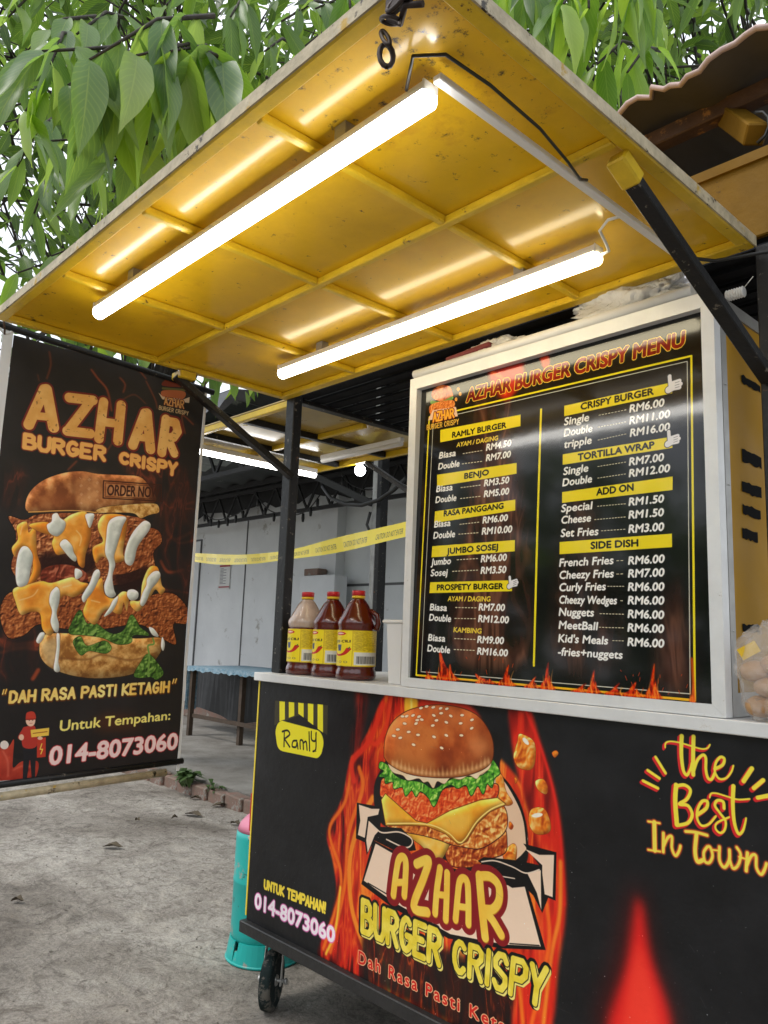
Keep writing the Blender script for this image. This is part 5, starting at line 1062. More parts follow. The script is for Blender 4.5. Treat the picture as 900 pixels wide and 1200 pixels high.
q.tube([(1.735, .07, 2.078), (1.77, .05, 2.095)], .0012, 4); o = q.build('flexible_conduit', M_white); prop(o, 'end of white ribbed conduit sticking out at the top right of the cabinet', 'conduit')

# ------------------------------------------------------------------ things on the counter
M_sauce = mat('chilli_sauce', (.11, .009, .005), .18, var=.3, vscale=6, coat=.6, spec=.5)
M_sauce2 = mat('chilli_sauce_film', (.60, .45, .36), .25, var=.3, vscale=9, coat=.6, stretch=(3, 3, 1))
M_cap = mat('red_cap', (.55, .015, .02), .35); M_ring = mat('yellow_ring', (.82, .52, .02), .4)
lab_art = art_label()
lab_art.img = lab_art.img
M_label = lab_art.material(rough=.4)
def bottle(lab, x, y, full, rot):
    t = thing('sauce_bottle', lab, 'sauce bottle', (x, y, CH+.0008), rot, 'sauce bottles on the counter'); z0 = CH+.0008
    q = MB()
    prof = [(.02, .0), (.058, .0), (.066, .006), (.068, .016), (.0665, .028), (.0625, .036), (.0635, .040), (.064, .165), (.0645, .171), (.067, .180), (.0655, .19), (.057, .206), (.046, .226), (.035, .246), (.026, .258), (.0205, .263), (.0205, .266)]
    if full: q.lathe(prof, (x, y, z0), 32); q.build('bottle_body', M_sauce, t)
    else:
        q.lathe(prof[:8]+[(.064, .10)][:0], (x, y, z0), 32); q.build('bottle_body', M_sauce, t)
        q = MB(); q.lathe(prof[7:], (x, y, z0), 32); q.build('bottle_neck', M_sauce2, t)
    q = MB(); n = 32; rr = .0655
    for i in range(n):
        a0 = 2*math.pi*i/n; a1 = 2*math.pi*(i+1)/n; u0, u1 = i/n, (i+1)/n
        f_ = q.quad([(x+rr*math.cos(a0+rot), y+rr*math.sin(a0+rot), z0+.044), (x+rr*math.cos(a1+rot), y+rr*math.sin(a1+rot), z0+.044), (x+rr*math.cos(a1+rot), y+rr*math.sin(a1+rot), z0+.160), (x+rr*math.cos(a0+rot), y+rr*math.sin(a0+rot), z0+.160)], uvs=[(u0, 0), (u1, 0), (u1, 1), (u0, 1)]); f_.smooth = True
    q.build('label', M_label, t)
    q = MB(); q.lathe([(.0205, .2665), (.0225, .267), (.0225, .2745), (.0205, .275)], (x, y, z0), 28); q.build('neck_ring', M_ring, t)
    q = MB(); q.lathe([(.0205, .2755), (.0225, .276), (.0228, .290), (.021, .2925), (.002, .293)], (x, y, z0), 28); q.build('cap', M_cap, t)
    if full:
        q = MB(); q.tube([(x+.050, y+.012, z0+.226), (x+.075, y+.02, z0+.212), (x+.080, y+.022, z0+.185), (x+.070, y+.02, z0+.165)], [.008, .008, .009, .012], 8); q.build('handle', M_sauce, t)
    return t
bottle('nearly empty chilli sauce bottle, leftmost of three, pale inside above its yellow label', .150, .082, False, R(-138))
bottle('full chilli sauce bottle standing between the two other bottles', .285, .090, True, R(-146))
bottle('full chilli sauce bottle nearest the white tub, rightmost of three', .438, .074, True, R(-137))
# white tub
tub = thing('plastic_tub', 'tall square white plastic tub between the sauce bottles and the menu cabinet', 'tub', (.655, .10, CH+.001))
def frustum(q, c, a, bb, z0, z1, inn=None):
    lo = [q.bm.verts.new((c[0]+sx*a, c[1]+sy*a, z0)) for sx, sy in ((-1, -1), (1, -1), (1, 1), (-1, 1))]; hi = [q.bm.verts.new((c[0]+sx*bb, c[1]+sy*bb, z1)) for sx, sy in ((-1, -1), (1, -1), (1, 1), (-1, 1))]
    for i in range(4): q.bm.faces.new((lo[i], lo[(i+1) % 4], hi[(i+1) % 4], hi[i]))
    q.bm.faces.new(lo[::-1]); return hi
q = MB(); c_ = (.652, .085); frustum(q, c_, .038, .046, CH+.001, CH+.185); bmesh.ops.bevel(q.bm, geom=[e for e in q.bm.edges if abs(e.verts[0].co.z-e.verts[1].co.z) > .1], offset=.012, segments=3, affect='EDGES'); q.build('tub_body', M_white, tub)
q = MB(); q.box(c_[0]-.052, c_[0]+.052, c_[1]-.052, c_[1]+.052, CH+.1855, CH+.197, bev=.004); q.build('rim', M_white, tub)
jar = thing('dark_jar', 'small dark glass jar with wire clamp half hidden behind the white tub', 'jar', (.54, .19, CH+.001)); q = MB(); q.lathe([(.02, 0), (.038, .002), (.042, .02), (.042, .08), (.03, .1), (.022, .11), (.022, .118)], (.54, .19, CH+.001), 20); q.build('jar_body', mat('dark_glass', (.012, .010, .010), .08, coat=1), jar)
q = MB(); q.lathe([(.024, .119), (.024, .13), (.01, .138)], (.54, .19, CH+.001), 16); q.tube([(.515, .17, CH+.09), (.51, .165, CH+.12), (.53, .165, CH+.14), (.55, .165, CH+.12)], .002, 5); q.build('clamp_lid', M_zinc, jar)
# bag of buns at the right of the cabinet
M_bagc = bag_mat('clear_bag_film', (.78, .74, .70), .72, .08)
bc = (1.775-.0, -.0, 0)
bg_ = thing('bread_bag', 'clear plastic bag of buns leaning on the yellow side of the cabinet', 'bag of buns', (1.775, .012, CH+.001))
def tap(p): return Vector((p.x*(1.0+p.z*2.0), p.y, p.z))
blob('bag_film', None, None, (1.775, .012, 1.215), .050, .045, .100, M_bagc, 5, .30, floor=CH+.001, parent=bg_, shape=tap)
M_bun = mat('bun_crust', (.40, .20, .08), .6, col2=(.55, .33, .16), vscale=9)
for i, c_ in enumerate([(1.765, .015, 1.150), (1.80, .012, 1.152), (1.785, .012, 1.190), (1.76, .01, 1.22), (1.80, .012, 1.235)]): blob('bun', None, None, c_, .030, .030, .022, M_bun, i, .06, parent=bg_, sub=3)
q = MB(); q.box(-.02, .02, -.001, .001, -.012, .012, M=Matrix.Translation((1.757, -.015, 1.262)) @ Matrix.Rotation(R(40), 4, 'Z') @ Matrix.Rotation(R(-30), 4, 'Y')); q.build('yellow_tag', M_ring, bg_)

# ------------------------------------------------------------------ gas cylinder
gc = (-.305, .30, 0); gas = thing('gas_cylinder', 'teal gas cylinder with pink top standing behind the left end of the cart', 'gas cylinder', gc)
M_teal = mat('teal_paint', (.012, .40, .37), .42, var=.12, vscale=6, spots=[((.33, .28, .24), 9, .60), ((.04, .10, .09), 16, .64)], bump=.06, bscale=40)
M_pink = mat('pink_paint', (.68, .22, .33), .45, var=.15, vscale=8)
q = MB(); q.lathe([(.10, .055), (.122, .07), (.132, .09), (.134, .11), (.134, .285), (.136, .290), (.136, .298), (.134, .303), (.134, .455), (.131, .478)], gc, 40); q.build('tank', M_teal, gas)
q = MB(); q.lathe([(.131, .479), (.120, .505), (.098, .528), (.06, .542), (.02, .546)], gc, 36); q.build('shoulder', M_pink, gas)
q = MB(); n = 40   # foot ring with cut-outs
for i in range(n):
    a0, a1 = 2*math.pi*i/n, 2*math.pi*(i+1)/n; cut = (i % 10) in (0,); zt_ = .05 if cut else .083
    for rr, fl_ in ((.136, 1), (.130, -1)): q.quad([(gc[0]+(rr+.012*(z < .02))*math.cos(a), gc[1]+(rr+.012*(z < .02))*math.sin(a), z) for a, z in ((a0, .004), (a1, .004), (a1, zt_), (a0, zt_))])
    q.quad([(gc[0]+rr*math.cos(a), gc[1]+rr*math.sin(a), zt_) for rr, a in ((.130, a0), (.136, a0), (.136, a1), (.130, a1))])
q.tube([(gc[0]+.145*math.cos(t_), gc[1]+.145*math.sin(t_), .007) for t_ in [i*2*math.pi/40 for i in range(41)]], .006, 6, cap=False); q.build('foot_ring', M_teal, gas)
q = MB(); q.lathe([(.02, .546), (.02, .58), (.012, .59), (.012, .61)], gc, 16); q.build('valve', M_zinc, gas)
q = MB(); q.tube([(gc[0]-.03, gc[1]-.03, .60), (gc[0]-.01, gc[1]-.07, .62), (gc[0]+.1, gc[1]-.10, .6), (gc[0]+.2, gc[1]-.08, .66), (gc[0]+.29, gc[1]-.04, .68)], .007, 8); q.build('hose', mat('orange_hose', (.6, .12, .02), .5), gas)
pr_ = at(294, 962, 1, .02); q = MB(); q.box(pr_[0]-.004, pr_[0]+.004, .015, .03, .56, .69, bev=.002); o = q.build('red_strip', mat('red_plastic', (.5, .02, .02), .4)); prop(o, 'thin red strip fixed at the left edge of the cart above the cylinder', 'strip')

# ------------------------------------------------------------------ printed banner on the left side of the canopy
bn = thing('banner', 'tall dark printed banner with a dripping fried chicken burger hanging left of the cart', 'banner', (-.05, -.62, 2.14))
BY0, BY1, BZ0, BZ1 = -.955, -.285, .81, 2.14
q = MB(); NY, NZ = 12, 26; vs = {}
uvl = q.bm.loops.layers.uv.new('UVMap')
for i in range(NY+1):
    for j in range(NZ+1):
        u, v = i/NY, j/NZ; vs[i, j] = q.bm.verts.new((-.05+.0035*math.sin(u*9+v*3)*math.sin(v*3.14)+.003*math.sin(v*14), BY0+(BY1-BY0)*u, BZ0+(BZ1-BZ0)*v))
for i in range(NY):
    for j in range(NZ):
        f_ = q.bm.faces.new((vs[i, j], vs[i+1, j], vs[i+1, j+1], vs[i, j+1])); f_.smooth = True
        for lp, (a, c2) in zip(f_.loops, ((i, j), (i+1, j), (i+1, j+1), (i, j+1))): lp[uvl].uv = (a/NY, c2/NZ)
art = art_banner(); q.build('printed_sheet', art.material(rough=.5, bump=.10, bscale=10, spec=.3), bn); del art
M_hem = mat('white_hem', (.72, .72, .72), .5, var=.1, vscale=4)
q = MB(); q.box(-.053, -.049, BY0-.030, BY0-.0005, BZ0-.01, BZ1+.012); q.build('hem', M_hem, bn)
q = MB(); q.box(-.053, -.049, BY1+.0005, BY1+.010, BZ0-.02, BZ1); q.build('hem', M_hem, bn)
q = MB(); q.tube([(-.05, -1.30, 2.172), (-.05, -1.0, 2.162), (-.05, -.25, 2.128)], .011, 12); q.build('top_pole', M_blk, bn)
q = MB(); q.tube([(-.05, BY0-.02, BZ0-.016), (-.05, BY1+.02, BZ0+.012)], .010, 12); q.build('bottom_pole', M_blk, bn)
q = MB(); q.tube([(-.05+.0*k, -.978+.017*math.cos(k), 2.158+.019*math.sin(k)) for k in [i*2*math.pi/16 for i in range(17)]], .0045, 8, cap=False); q.build('eyelet', M_hem, bn)
q = MB(); q.tube([(-.02, -.995, 2.165), (-.035, -.985, 2.14), (-.05, -.98, 2.135), (-.055, -.978, 2.15)], .003, 6); q.tube([(-.02, -.30, 2.15), (-.045, -.29, 2.13)], .003, 6); q.build('wire_hook', M_rust, bn)
q = MB(); q.tube([(-.05, -1.05, .757), (-.05, -.325, .789)], .0125, 14); o = q.build('pale_tube', M_edge); prop(o, 'pale bare tube hanging just below the bottom edge of the banner', 'tube')
# ------------------------------------------------------------------ background: wall, shed roof, posts, table, buildings
M_wall = mat('grey_render', (.74, .755, .765), .8, col2=(.62, .635, .65), vscale=1.1, spots=[((.40, .39, .37), 2.4, .60), ((.25, .24, .22), 9, .68)], bump=.15, bscale=18)
M_wall2 = mat('pale_render', (.70, .71, .72), .75, col2=(.62, .63, .65), vscale=2)
WY = 4.6
wl = thing('rendered_wall', 'long pale grey rendered wall behind the raised concrete floor', 'wall', (-6, WY, .1))
q = MB(); q.box(-16, -3.0+4, WY, WY+.2, .05, 3.25); q.build('wall_face', M_wall, wl)
x_p = at(392, 620, 1, WY-.05)[0]
q = MB(); q.box(x_p-.16, x_p+.16, WY-.14, WY-.001, .1, 3.2); q.build('pilaster', M_wall2, wl)
p0 = at(362, 676, 1, WY-.2); p1 = at(400, 676, 1, WY-.2)
q = MB(); q.box(p0[0], p1[0]+.05, WY-.34, WY-.141, p0[2]-.55, p0[2], bev=.01); q.build('ledge_block', M_wall2, wl)
q = MB(); q.box(p0[0]+.02, p0[0]+.3, WY-.3, WY-.15, p0[2]+.001, p0[2]+.09, bev=.01); o = q.build('brick_piece', M_brick); prop(o, 'small reddish block lying on the ledge of the grey wall', 'brick')
for xx in (x_p+.17, -2.6):
    q = MB(); q.box(xx, xx+3, WY-.006, WY-.001, p0[2]-.12, p0[2]-.09); q.build('groove_strip', M_grey, wl)
d0 = at(237, 632, 1, WY-.01); q = MB(); q.box(d0[0]-.025, d0[0]+.0, WY-.02, WY-.001, .12, d0[2]); q.box(d0[0]-1.3, d0[0]-.026, WY-.02, WY-.001, d0[2]-.025, d0[2]); q.build('door_frame', M_grey, wl)
for px in (285,):
    d1 = at(px, 700, 1, WY-.01); q = MB(); q.box(d1[0]-.008, d1[0]+.008, WY-.012, WY-.001, .3, 2.9); q.build('seam', M_grey, wl)
# notice
n0 = at(257, 662, 1, WY-.02); n1 = at(268, 690, 1, WY-.02)
def art_notice():
    c = Canvas('notice', 1, 0, 0, 1, 0, 1.6, 90, (206, 206, 204)); c.P = lambda pts: np.array(pts, float); c.scale = lambda p: 1.0
    c.poly([(2, 2), (88, 2), (88, 14), (2, 14)], (150, 40, 44), smooth=False); c.poly([(2, 128), (88, 128), (88, 136), (2, 136)], (150, 40, 44), smooth=False)
    for j in range(12): c.line([(10, 24+j*8), (34+(j*23) % 46, 24+j*8)], 3, (90, 92, 98))
    return c
q = MB(); q.quad([(n0[0], WY-.012, n1[2]), (n1[0], WY-.012, n1[2]), (n1[0], WY-.012, n0[2]), (n0[0], WY-.012, n0[2])], uvs=[(0, 0), (1, 0), (1, 1), (0, 1)])
o = q.build('notice', art_notice().material(rough=.6)); prop(o, 'small white notice with red bars pasted on the grey wall', 'notice')
# brick base course behind the table
q = MB(); q.box(-9, -1.5, 3.95, 4.15, .1, .27, bev=.01); o = q.build('low_step', M_brick); prop(o, 'low reddish brown step at the foot of the grey wall', 'step')
# table
M_cloth = mat('blue_cloth', (.09, .22, .32), .7, col2=(.34, .44, .50), vscale=9, stretch=(3, 1, 4)); M_tarp = mat('dark_tarp', (.012, .013, .015), .6, var=.3, vscale=4, bump=.4, bscale=5)
M_wood = mat('dark_wood', (.085, .055, .035), .75, var=.4, vscale=10)
tb = thing('table', 'long table under a blue patterned cloth by the grey wall', 'table', (-5.1, 3.3, .1))
TY0, TY1, TX0, TX1, TZ = 2.95, 3.7, -5.72, -3.4, .86
q = MB(); q.box(TX0, TX1, TY0, TY1, TZ-.03, TZ); q.build('table_top', M_wood, tb)
for x, y in ((TX0+.04, TY0+.04), (TX1-.04, TY0+.04), (TX0+.05, TY1-.05), (TX1-.05, TY1-.05), (-4.75, TY0+.1)): q = MB(); q.box(x-.025, x+.025, y-.025, y+.025, .1, TZ-.031); q.build('leg', M_wood, tb)
q = MB(); q.box(TX0+.07, TX1-.07, TY0+.04, TY0+.06, .30, .34); q.build('crossbar', M_wood, tb)
tc_ = thing('tablecloth', 'blue patterned cloth hanging over the edges of the long table', 'tablecloth', (-5.1, 3.3, TZ))
q = MB(); q.box(TX0-.01, TX1+.01, TY0-.012, TY1+.012, TZ+.001, TZ+.006)
N = 60
for i in range(N):
    x0 = TX0-.012+(TX1-TX0+.024)*i/N; x1 = TX0-.012+(TX1-TX0+.024)*(i+1)/N; h0 = .045+.008*math.sin(i*.9)+.006*math.sin(i*2.3); h1 = .045+.008*math.sin((i+1)*.9)+.006*math.sin((i+1)*2.3)
    y0 = TY0-.014-.008*math.sin(i*1.7); y1 = TY0-.014-.008*math.sin((i+1)*1.7); q.quad([(x0, TY0-.012, TZ+.004), (x1, TY0-.012, TZ+.004), (x1, y1, TZ-h1), (x0, y0, TZ-h0)])
N = 16
for i in range(N):
    y0 = TY0-.01+.14*i/N; y1 = TY0-.01+.14*(i+1)/N; q.quad([(TX0-.012, y0, TZ+.004), (TX0-.012, y1, TZ+.004), (TX0-.02-.01*math.sin((i+1)*1.9), y1, TZ-.48), (TX0-.02-.01*math.sin(i*1.9), y0, TZ-.48)])
q.build('cloth', M_cloth, tc_)
tp = thing('tarpaulin', 'dark tarpaulin hung behind the legs of the blue clothed table', 'tarpaulin', (-4.5, 3.75, .2)); q = MB(); N = 40
for i in range(N):
    x0 = -6.5+3.4*i/N; x1 = -6.5+3.4*(i+1)/N; q.quad([(x0, 3.38+.03*math.sin(i*.8), .30+.05*math.sin(i*.35)), (x1, 3.38+.03*math.sin((i+1)*.8), .30+.05*math.sin((i+1)*.35)), (x1, 3.36, TZ-.035), (x0, 3.36, TZ-.035)])
q.build('sheet', M_tarp, tp)
q = MB(); N = 14
for i in range(N):
    x0 = -3.9+.9*i/N; x1 = -3.9+.9*(i+1)/N; q.quad([(x0, 2.86+.02*math.sin(i), .32+.012*i), (x1, 2.86+.02*math.sin(i+1), .32+.012*(i+1)), (x1, 2.9, TZ+.01), (x0, 2.9, TZ+.01)])
q.build('flap_fold', M_tarp, tp)

# open shed roof over the wall
sh = thing('shed_roof', 'dark sheet metal shed roof with sagging truss behind the cart', 'shed roof', (-6, 3.4, 3.1))
M_sheet = mat('old_roof_sheet', (.05, .055, .052), .6, var=.5, vscale=2.2, spots=[((.20, .22, .19), 1.7, .60)], bump=.2, bscale=12)
NX = 150; q = MB()
def rz(y, i): return 3.42-(y-2.2)*.06+.035*math.sin(i*math.pi*.5)
for i in range(NX):
    x0 = -15+16.5*i/NX; x1 = -15+16.5*(i+1)/NX
    for y0, y1 in ((2.2, 3.4), (3.4, 5.2)): q.quad([(x0, y0, rz(y0, i)), (x1, y0, rz(y0, i+1)), (x1, y1, rz(y1, i+1)), (x0, y1, rz(y1, i))])
q.build('roof_sheet', M_sheet, sh)
M_dsteel = mat('dark_truss', (.016, .016, .017), .7)
for y in (2.35, 3.2, 4.2): q = MB(); q.box(-15, 1.4, y-.03, y+.03, 3.24, 3.30); q.build('purlin', M_dsteel, sh)
for y in (2.4, 4.3):
    q = MB(); q.bar((-14, y, 3.2), (1.2, y, 3.2), .05, .05); q.bar((-14, y, 2.82), (1.2, y, 2.82), .045, .045)
    for k in range(32): x = -14+k*.475; q.bar((x, y, 2.83), (x+.237, y, 3.19), .025, .025); q.bar((x+.237, y, 3.19), (x+.475, y, 2.83), .025, .025)
    q.build('truss', M_dsteel, sh)
q = MB(); N = 50   # torn dark valance hanging at the top of the wall
for i in range(N):
    x0 = -12+13*i/N; x1 = -12+13*(i+1)/N; q.quad([(x0, 4.40, 2.98+.05*math.sin(i*1.3)+.03*math.sin(i*3.1)), (x1, 4.40, 2.98+.05*math.sin((i+1)*1.3)+.03*math.sin((i+1)*3.1)), (x1, 4.42, 3.3), (x0, 4.42, 3.3)])
q.build('torn_lining', M_dsteel, sh)
q = MB()   # old translucent sheets lapped under the roof at the left
for i in range(26):
    x0, x1 = -7.2+i*.115, -7.2+(i+1)*.115; z0 = 3.17+.028*math.sin(i*math.pi*.5); z1 = 3.17+.028*math.sin((i+1)*math.pi*.5)
    q.quad([(x0, 2.0, z0-.05), (x1, 2.0, z1-.05), (x1, 3.1, z1+.03), (x0, 3.1, z0+.03)])
q.build('lapped_sheet', mat('clouded_sheet', (.30, .33, .30), .5, var=.6, vscale=5), sh)
# post of that shed with bracket
ps = thing('shed_post', 'weathered grey steel post in front of the wall, dark on one side', 'post', (-2.2, 2.35, .1))
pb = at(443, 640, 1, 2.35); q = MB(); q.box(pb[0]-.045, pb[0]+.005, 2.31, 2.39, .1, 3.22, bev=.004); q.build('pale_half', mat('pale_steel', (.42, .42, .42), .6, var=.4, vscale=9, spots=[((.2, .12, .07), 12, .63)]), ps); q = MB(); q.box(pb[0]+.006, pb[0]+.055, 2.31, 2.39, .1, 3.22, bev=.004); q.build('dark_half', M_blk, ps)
q = MB(); pa = at(367, 557, 1, 2.2); pc = at(436, 590, 1, 2.3); q.bar(pa, (pc[0], 2.30, pc[2]), .05, .05); q.build('brace', M_dsteel, ps)
q = MB(); pts = [at(x, y, 1, 2.25) for x, y in ((378, 570), (388, 584), (405, 591), (424, 592), (444, 586), (462, 574), (476, 560))]; q.tube(pts, .016, 7); o = q.build('hanging_hose', M_cable); prop(o, 'black hose sagging in a loop beside the grey post', 'hose')
q = MB(); pts = [at(x, y, 1, 2.28) for x, y in ((434, 600), (430, 615), (434, 625), (431, 633))]; q.tube(pts, .012, 6); o = q.build('cable_bundle', M_cable); prop(o, 'tangle of black cable tied to the grey post', 'cable')
# caution tape
def art_tape():
    c = Canvas('tape', 1, 0, 0, 1, 0, .02, 2000, (246, 222, 50)); c.P = lambda pts: np.array(pts, float); c.scale = lambda p: 1.0
    for k in range(10):
        M = c.tmask('CAUTION DO NOT ENTER', (20+k*200, 30), (170+k*200, 30), 14, grow=0); c.paint(M, (70, 64, 30))
    return c
tl = at(226, 653, 1, 2.3); tr = at(480, 619, 1, 1.3); q = MB(); N = 26
for i in range(N):
    def P_(u): 
        p = Vector(tl).lerp(Vector(tr), u); p.z -= .09*math.sin(math.pi*u)*(1-.2*u); return p, .042+.006*math.sin(u*9)
    (a, ha), (c2, hc) = P_(i/N), P_((i+1)/N); tw = .012*math.sin(i*.7); tw2 = .012*math.sin((i+1)*.7); u0, u1 = i/N, (i+1)/N
    f_ = q.quad([(a.x, a.y+tw, a.z-ha), (c2.x, c2.y+tw2, c2.z-hc), (c2.x, c2.y-tw2, c2.z+hc), (a.x, a.y-tw, a.z+ha)], uvs=[(u0, 0), (u1, 0), (u1, 1), (u0, 1)]); f_.smooth = True
o = q.build('barrier_tape', art_tape().material(rough=.35)); prop(o, 'yellow printed barrier tape strung across the opening behind the post', 'barrier tape')
# string lights
def festoon(pts, lab, yv=3.3):
    t = thing('string_lights', lab, 'string lights', tuple(at(*pts[0], 1, yv)))
    P3 = [Vector(at(x, y, 1, yv)) for x, y in pts]; S = smooth_closed([tuple(p) for p in P3], False, 8); q = MB(); q.tube([tuple(p) for p in S], .007, 5); q.build('wire', M_cable, t)
    for k in range(2, len(S)-1, 4): q = MB(); p = S[k]; q.lathe([(.012, -.10), (.018, -.06), (.014, -.01)], tuple(p), 6); q.build('bulb', M_cable, t)
festoon([(238, 600), (252, 609), (272, 605), (288, 596)], 'short swag of dark string bulbs low under the shed roof at left')
festoon([(300, 580), (316, 598), (340, 604), (360, 598), (375, 580)], 'deep swag of dark string bulbs in the middle under the shed roof')
festoon([(400, 556), (412, 568), (432, 574), (455, 568)], 'swag of dark string bulbs beside the grey post')
# yellow tin canopy roof above the cart
tn = thing('tin_awning', 'brown corrugated tin roof with torn wavy pinkish edge above the cart at right', 'tin roof', (2, .3, 2.72))
q = MB(); NX = 120; rgx = random.Random(8); jit = [rgx.uniform(-.02, .02)+.03*math.sin(i*.37) for i in range(NX+1)]
def tz(i, y): return 2.70+.022*math.sin(i*.62)+.035*math.sin(i*.13+1)*max(0, 1-(y-.05)*1.5)+.0*y
for i in range(NX):
    x0 = .9+3.2*i/NX; x1 = .9+3.2*(i+1)/NX
    for k, (y0, y1) in enumerate(((.05, .3), (.3, 1.2), (1.2, 2.6))):
        a = y0+(jit[i] if k == 0 else 0); c_ = y0+(jit[i+1] if k == 0 else 0); f_ = q.quad([(x0, a, tz(i, y0)), (x1, c_, tz(i+1, y0)), (x1, y1, tz(i+1, y1)), (x0, y1, tz(i, y1))]); f_.smooth = True
bmesh.ops.remove_doubles(q.bm, verts=q.bm.verts, dist=1e-4); q.build('sheet', M_tin, tn)
q = MB(); q.tube([(.9+3.2*i/NX, .045+jit[i], tz(i, .05)) for i in range(NX+1)], .0075, 6); q.build('folded_edge', M_tin_edge, tn)
q = MB(); q.box(.9, 4.1, .17, .215, 2.615, 2.66, bev=.003); q.build('purlin', M_rust, tn)
q = MB(); q.box(.9, 4.1, .9, .945, 2.615, 2.66, bev=.003); q.build('purlin', M_rust, tn)
aa = Vector(at(838, 124, 1, .28)); ab = Vector(at(886, 158, 1, .10)); q = MB(); q.bar(aa, ab, .05, .05, bev=.004); q.build('arm', M_yel_shaded, tn)
q = MB(); q.bar(aa+(aa-ab)*.15, aa, .052, .052); q.build('arm_end', M_blk, tn)
q = MB(); q.box(1.83, 1.87, .07, .12, 0.02, 2.62); q.build('support_post', M_blk, tn)
q = MB(); q.tube([Vector(at(886, 150, 1, .09))+Vector((.03*math.sin(t_), 0, .04*math.cos(t_))) for t_ in [0, .6, 1.2, 1.8, 2.4, 3.1]], .004, 6); o = q.build('cable_tie', M_cable); prop(o, 'thin black cable curling round the end of the yellow arm', 'cable')

# far gabled building, upper left behind the side canopy
M_sid = mat('white_siding', (.58, .60, .60), .7, var=.15, vscale=3); M_gr = mat('grey_tile', (.085, .09, .095), .75, var=.3, vscale=4)
gb = thing('gabled_building', 'grey roofed building with white vertical boards beyond the shed', 'building', (-9, 9, 0))
BYY = 8.6
q = MB(); q.box(-16, -2, BYY+.05, BYY+4, 0, 5.2); q.build('wall', M_gr, gb)
me0 = None
for i in range(40):
    x = -13.6+i*.29; q = MB()
    if me0 is None: q.box(-.125, .125, BYY-.01, BYY+.04, 3.4, 5.35); o = q.build('board', M_sid, gb); me0 = o.data; o.location.x += x
    else: o = bpy.data.objects.new('board', me0); COL.objects.link(o); o.parent = gb; o.matrix_parent_inverse = Matrix.Translation(gb.location).inverted(); o.location.x = x
q = MB(); r0 = Vector(at(228, 515, 1, 8.0)); r1 = Vector(at(268, 455, 1, 8.3)); r2 = Vector(at(345, 458, 1, 8.3))
q.quad([(r0.x-5, 8.0, r0.z), (r0.x+.1, 8.0, r0.z), (r1.x, 8.4, r1.z), (r1.x-6, 8.4, r1.z)]); q.quad([(r1.x-6, 8.4, r1.z+.02), (r1.x, 8.4, r1.z+.02), (r2.x+4, 8.4, 5.55), (r2.x+4, 12.5, 6.2), (r1.x-6, 12.5, 6.6)]); q.box(-15, -1.5, 8.35, 8.5, 5.32, 5.42); q.build('roof', M_gr, gb)

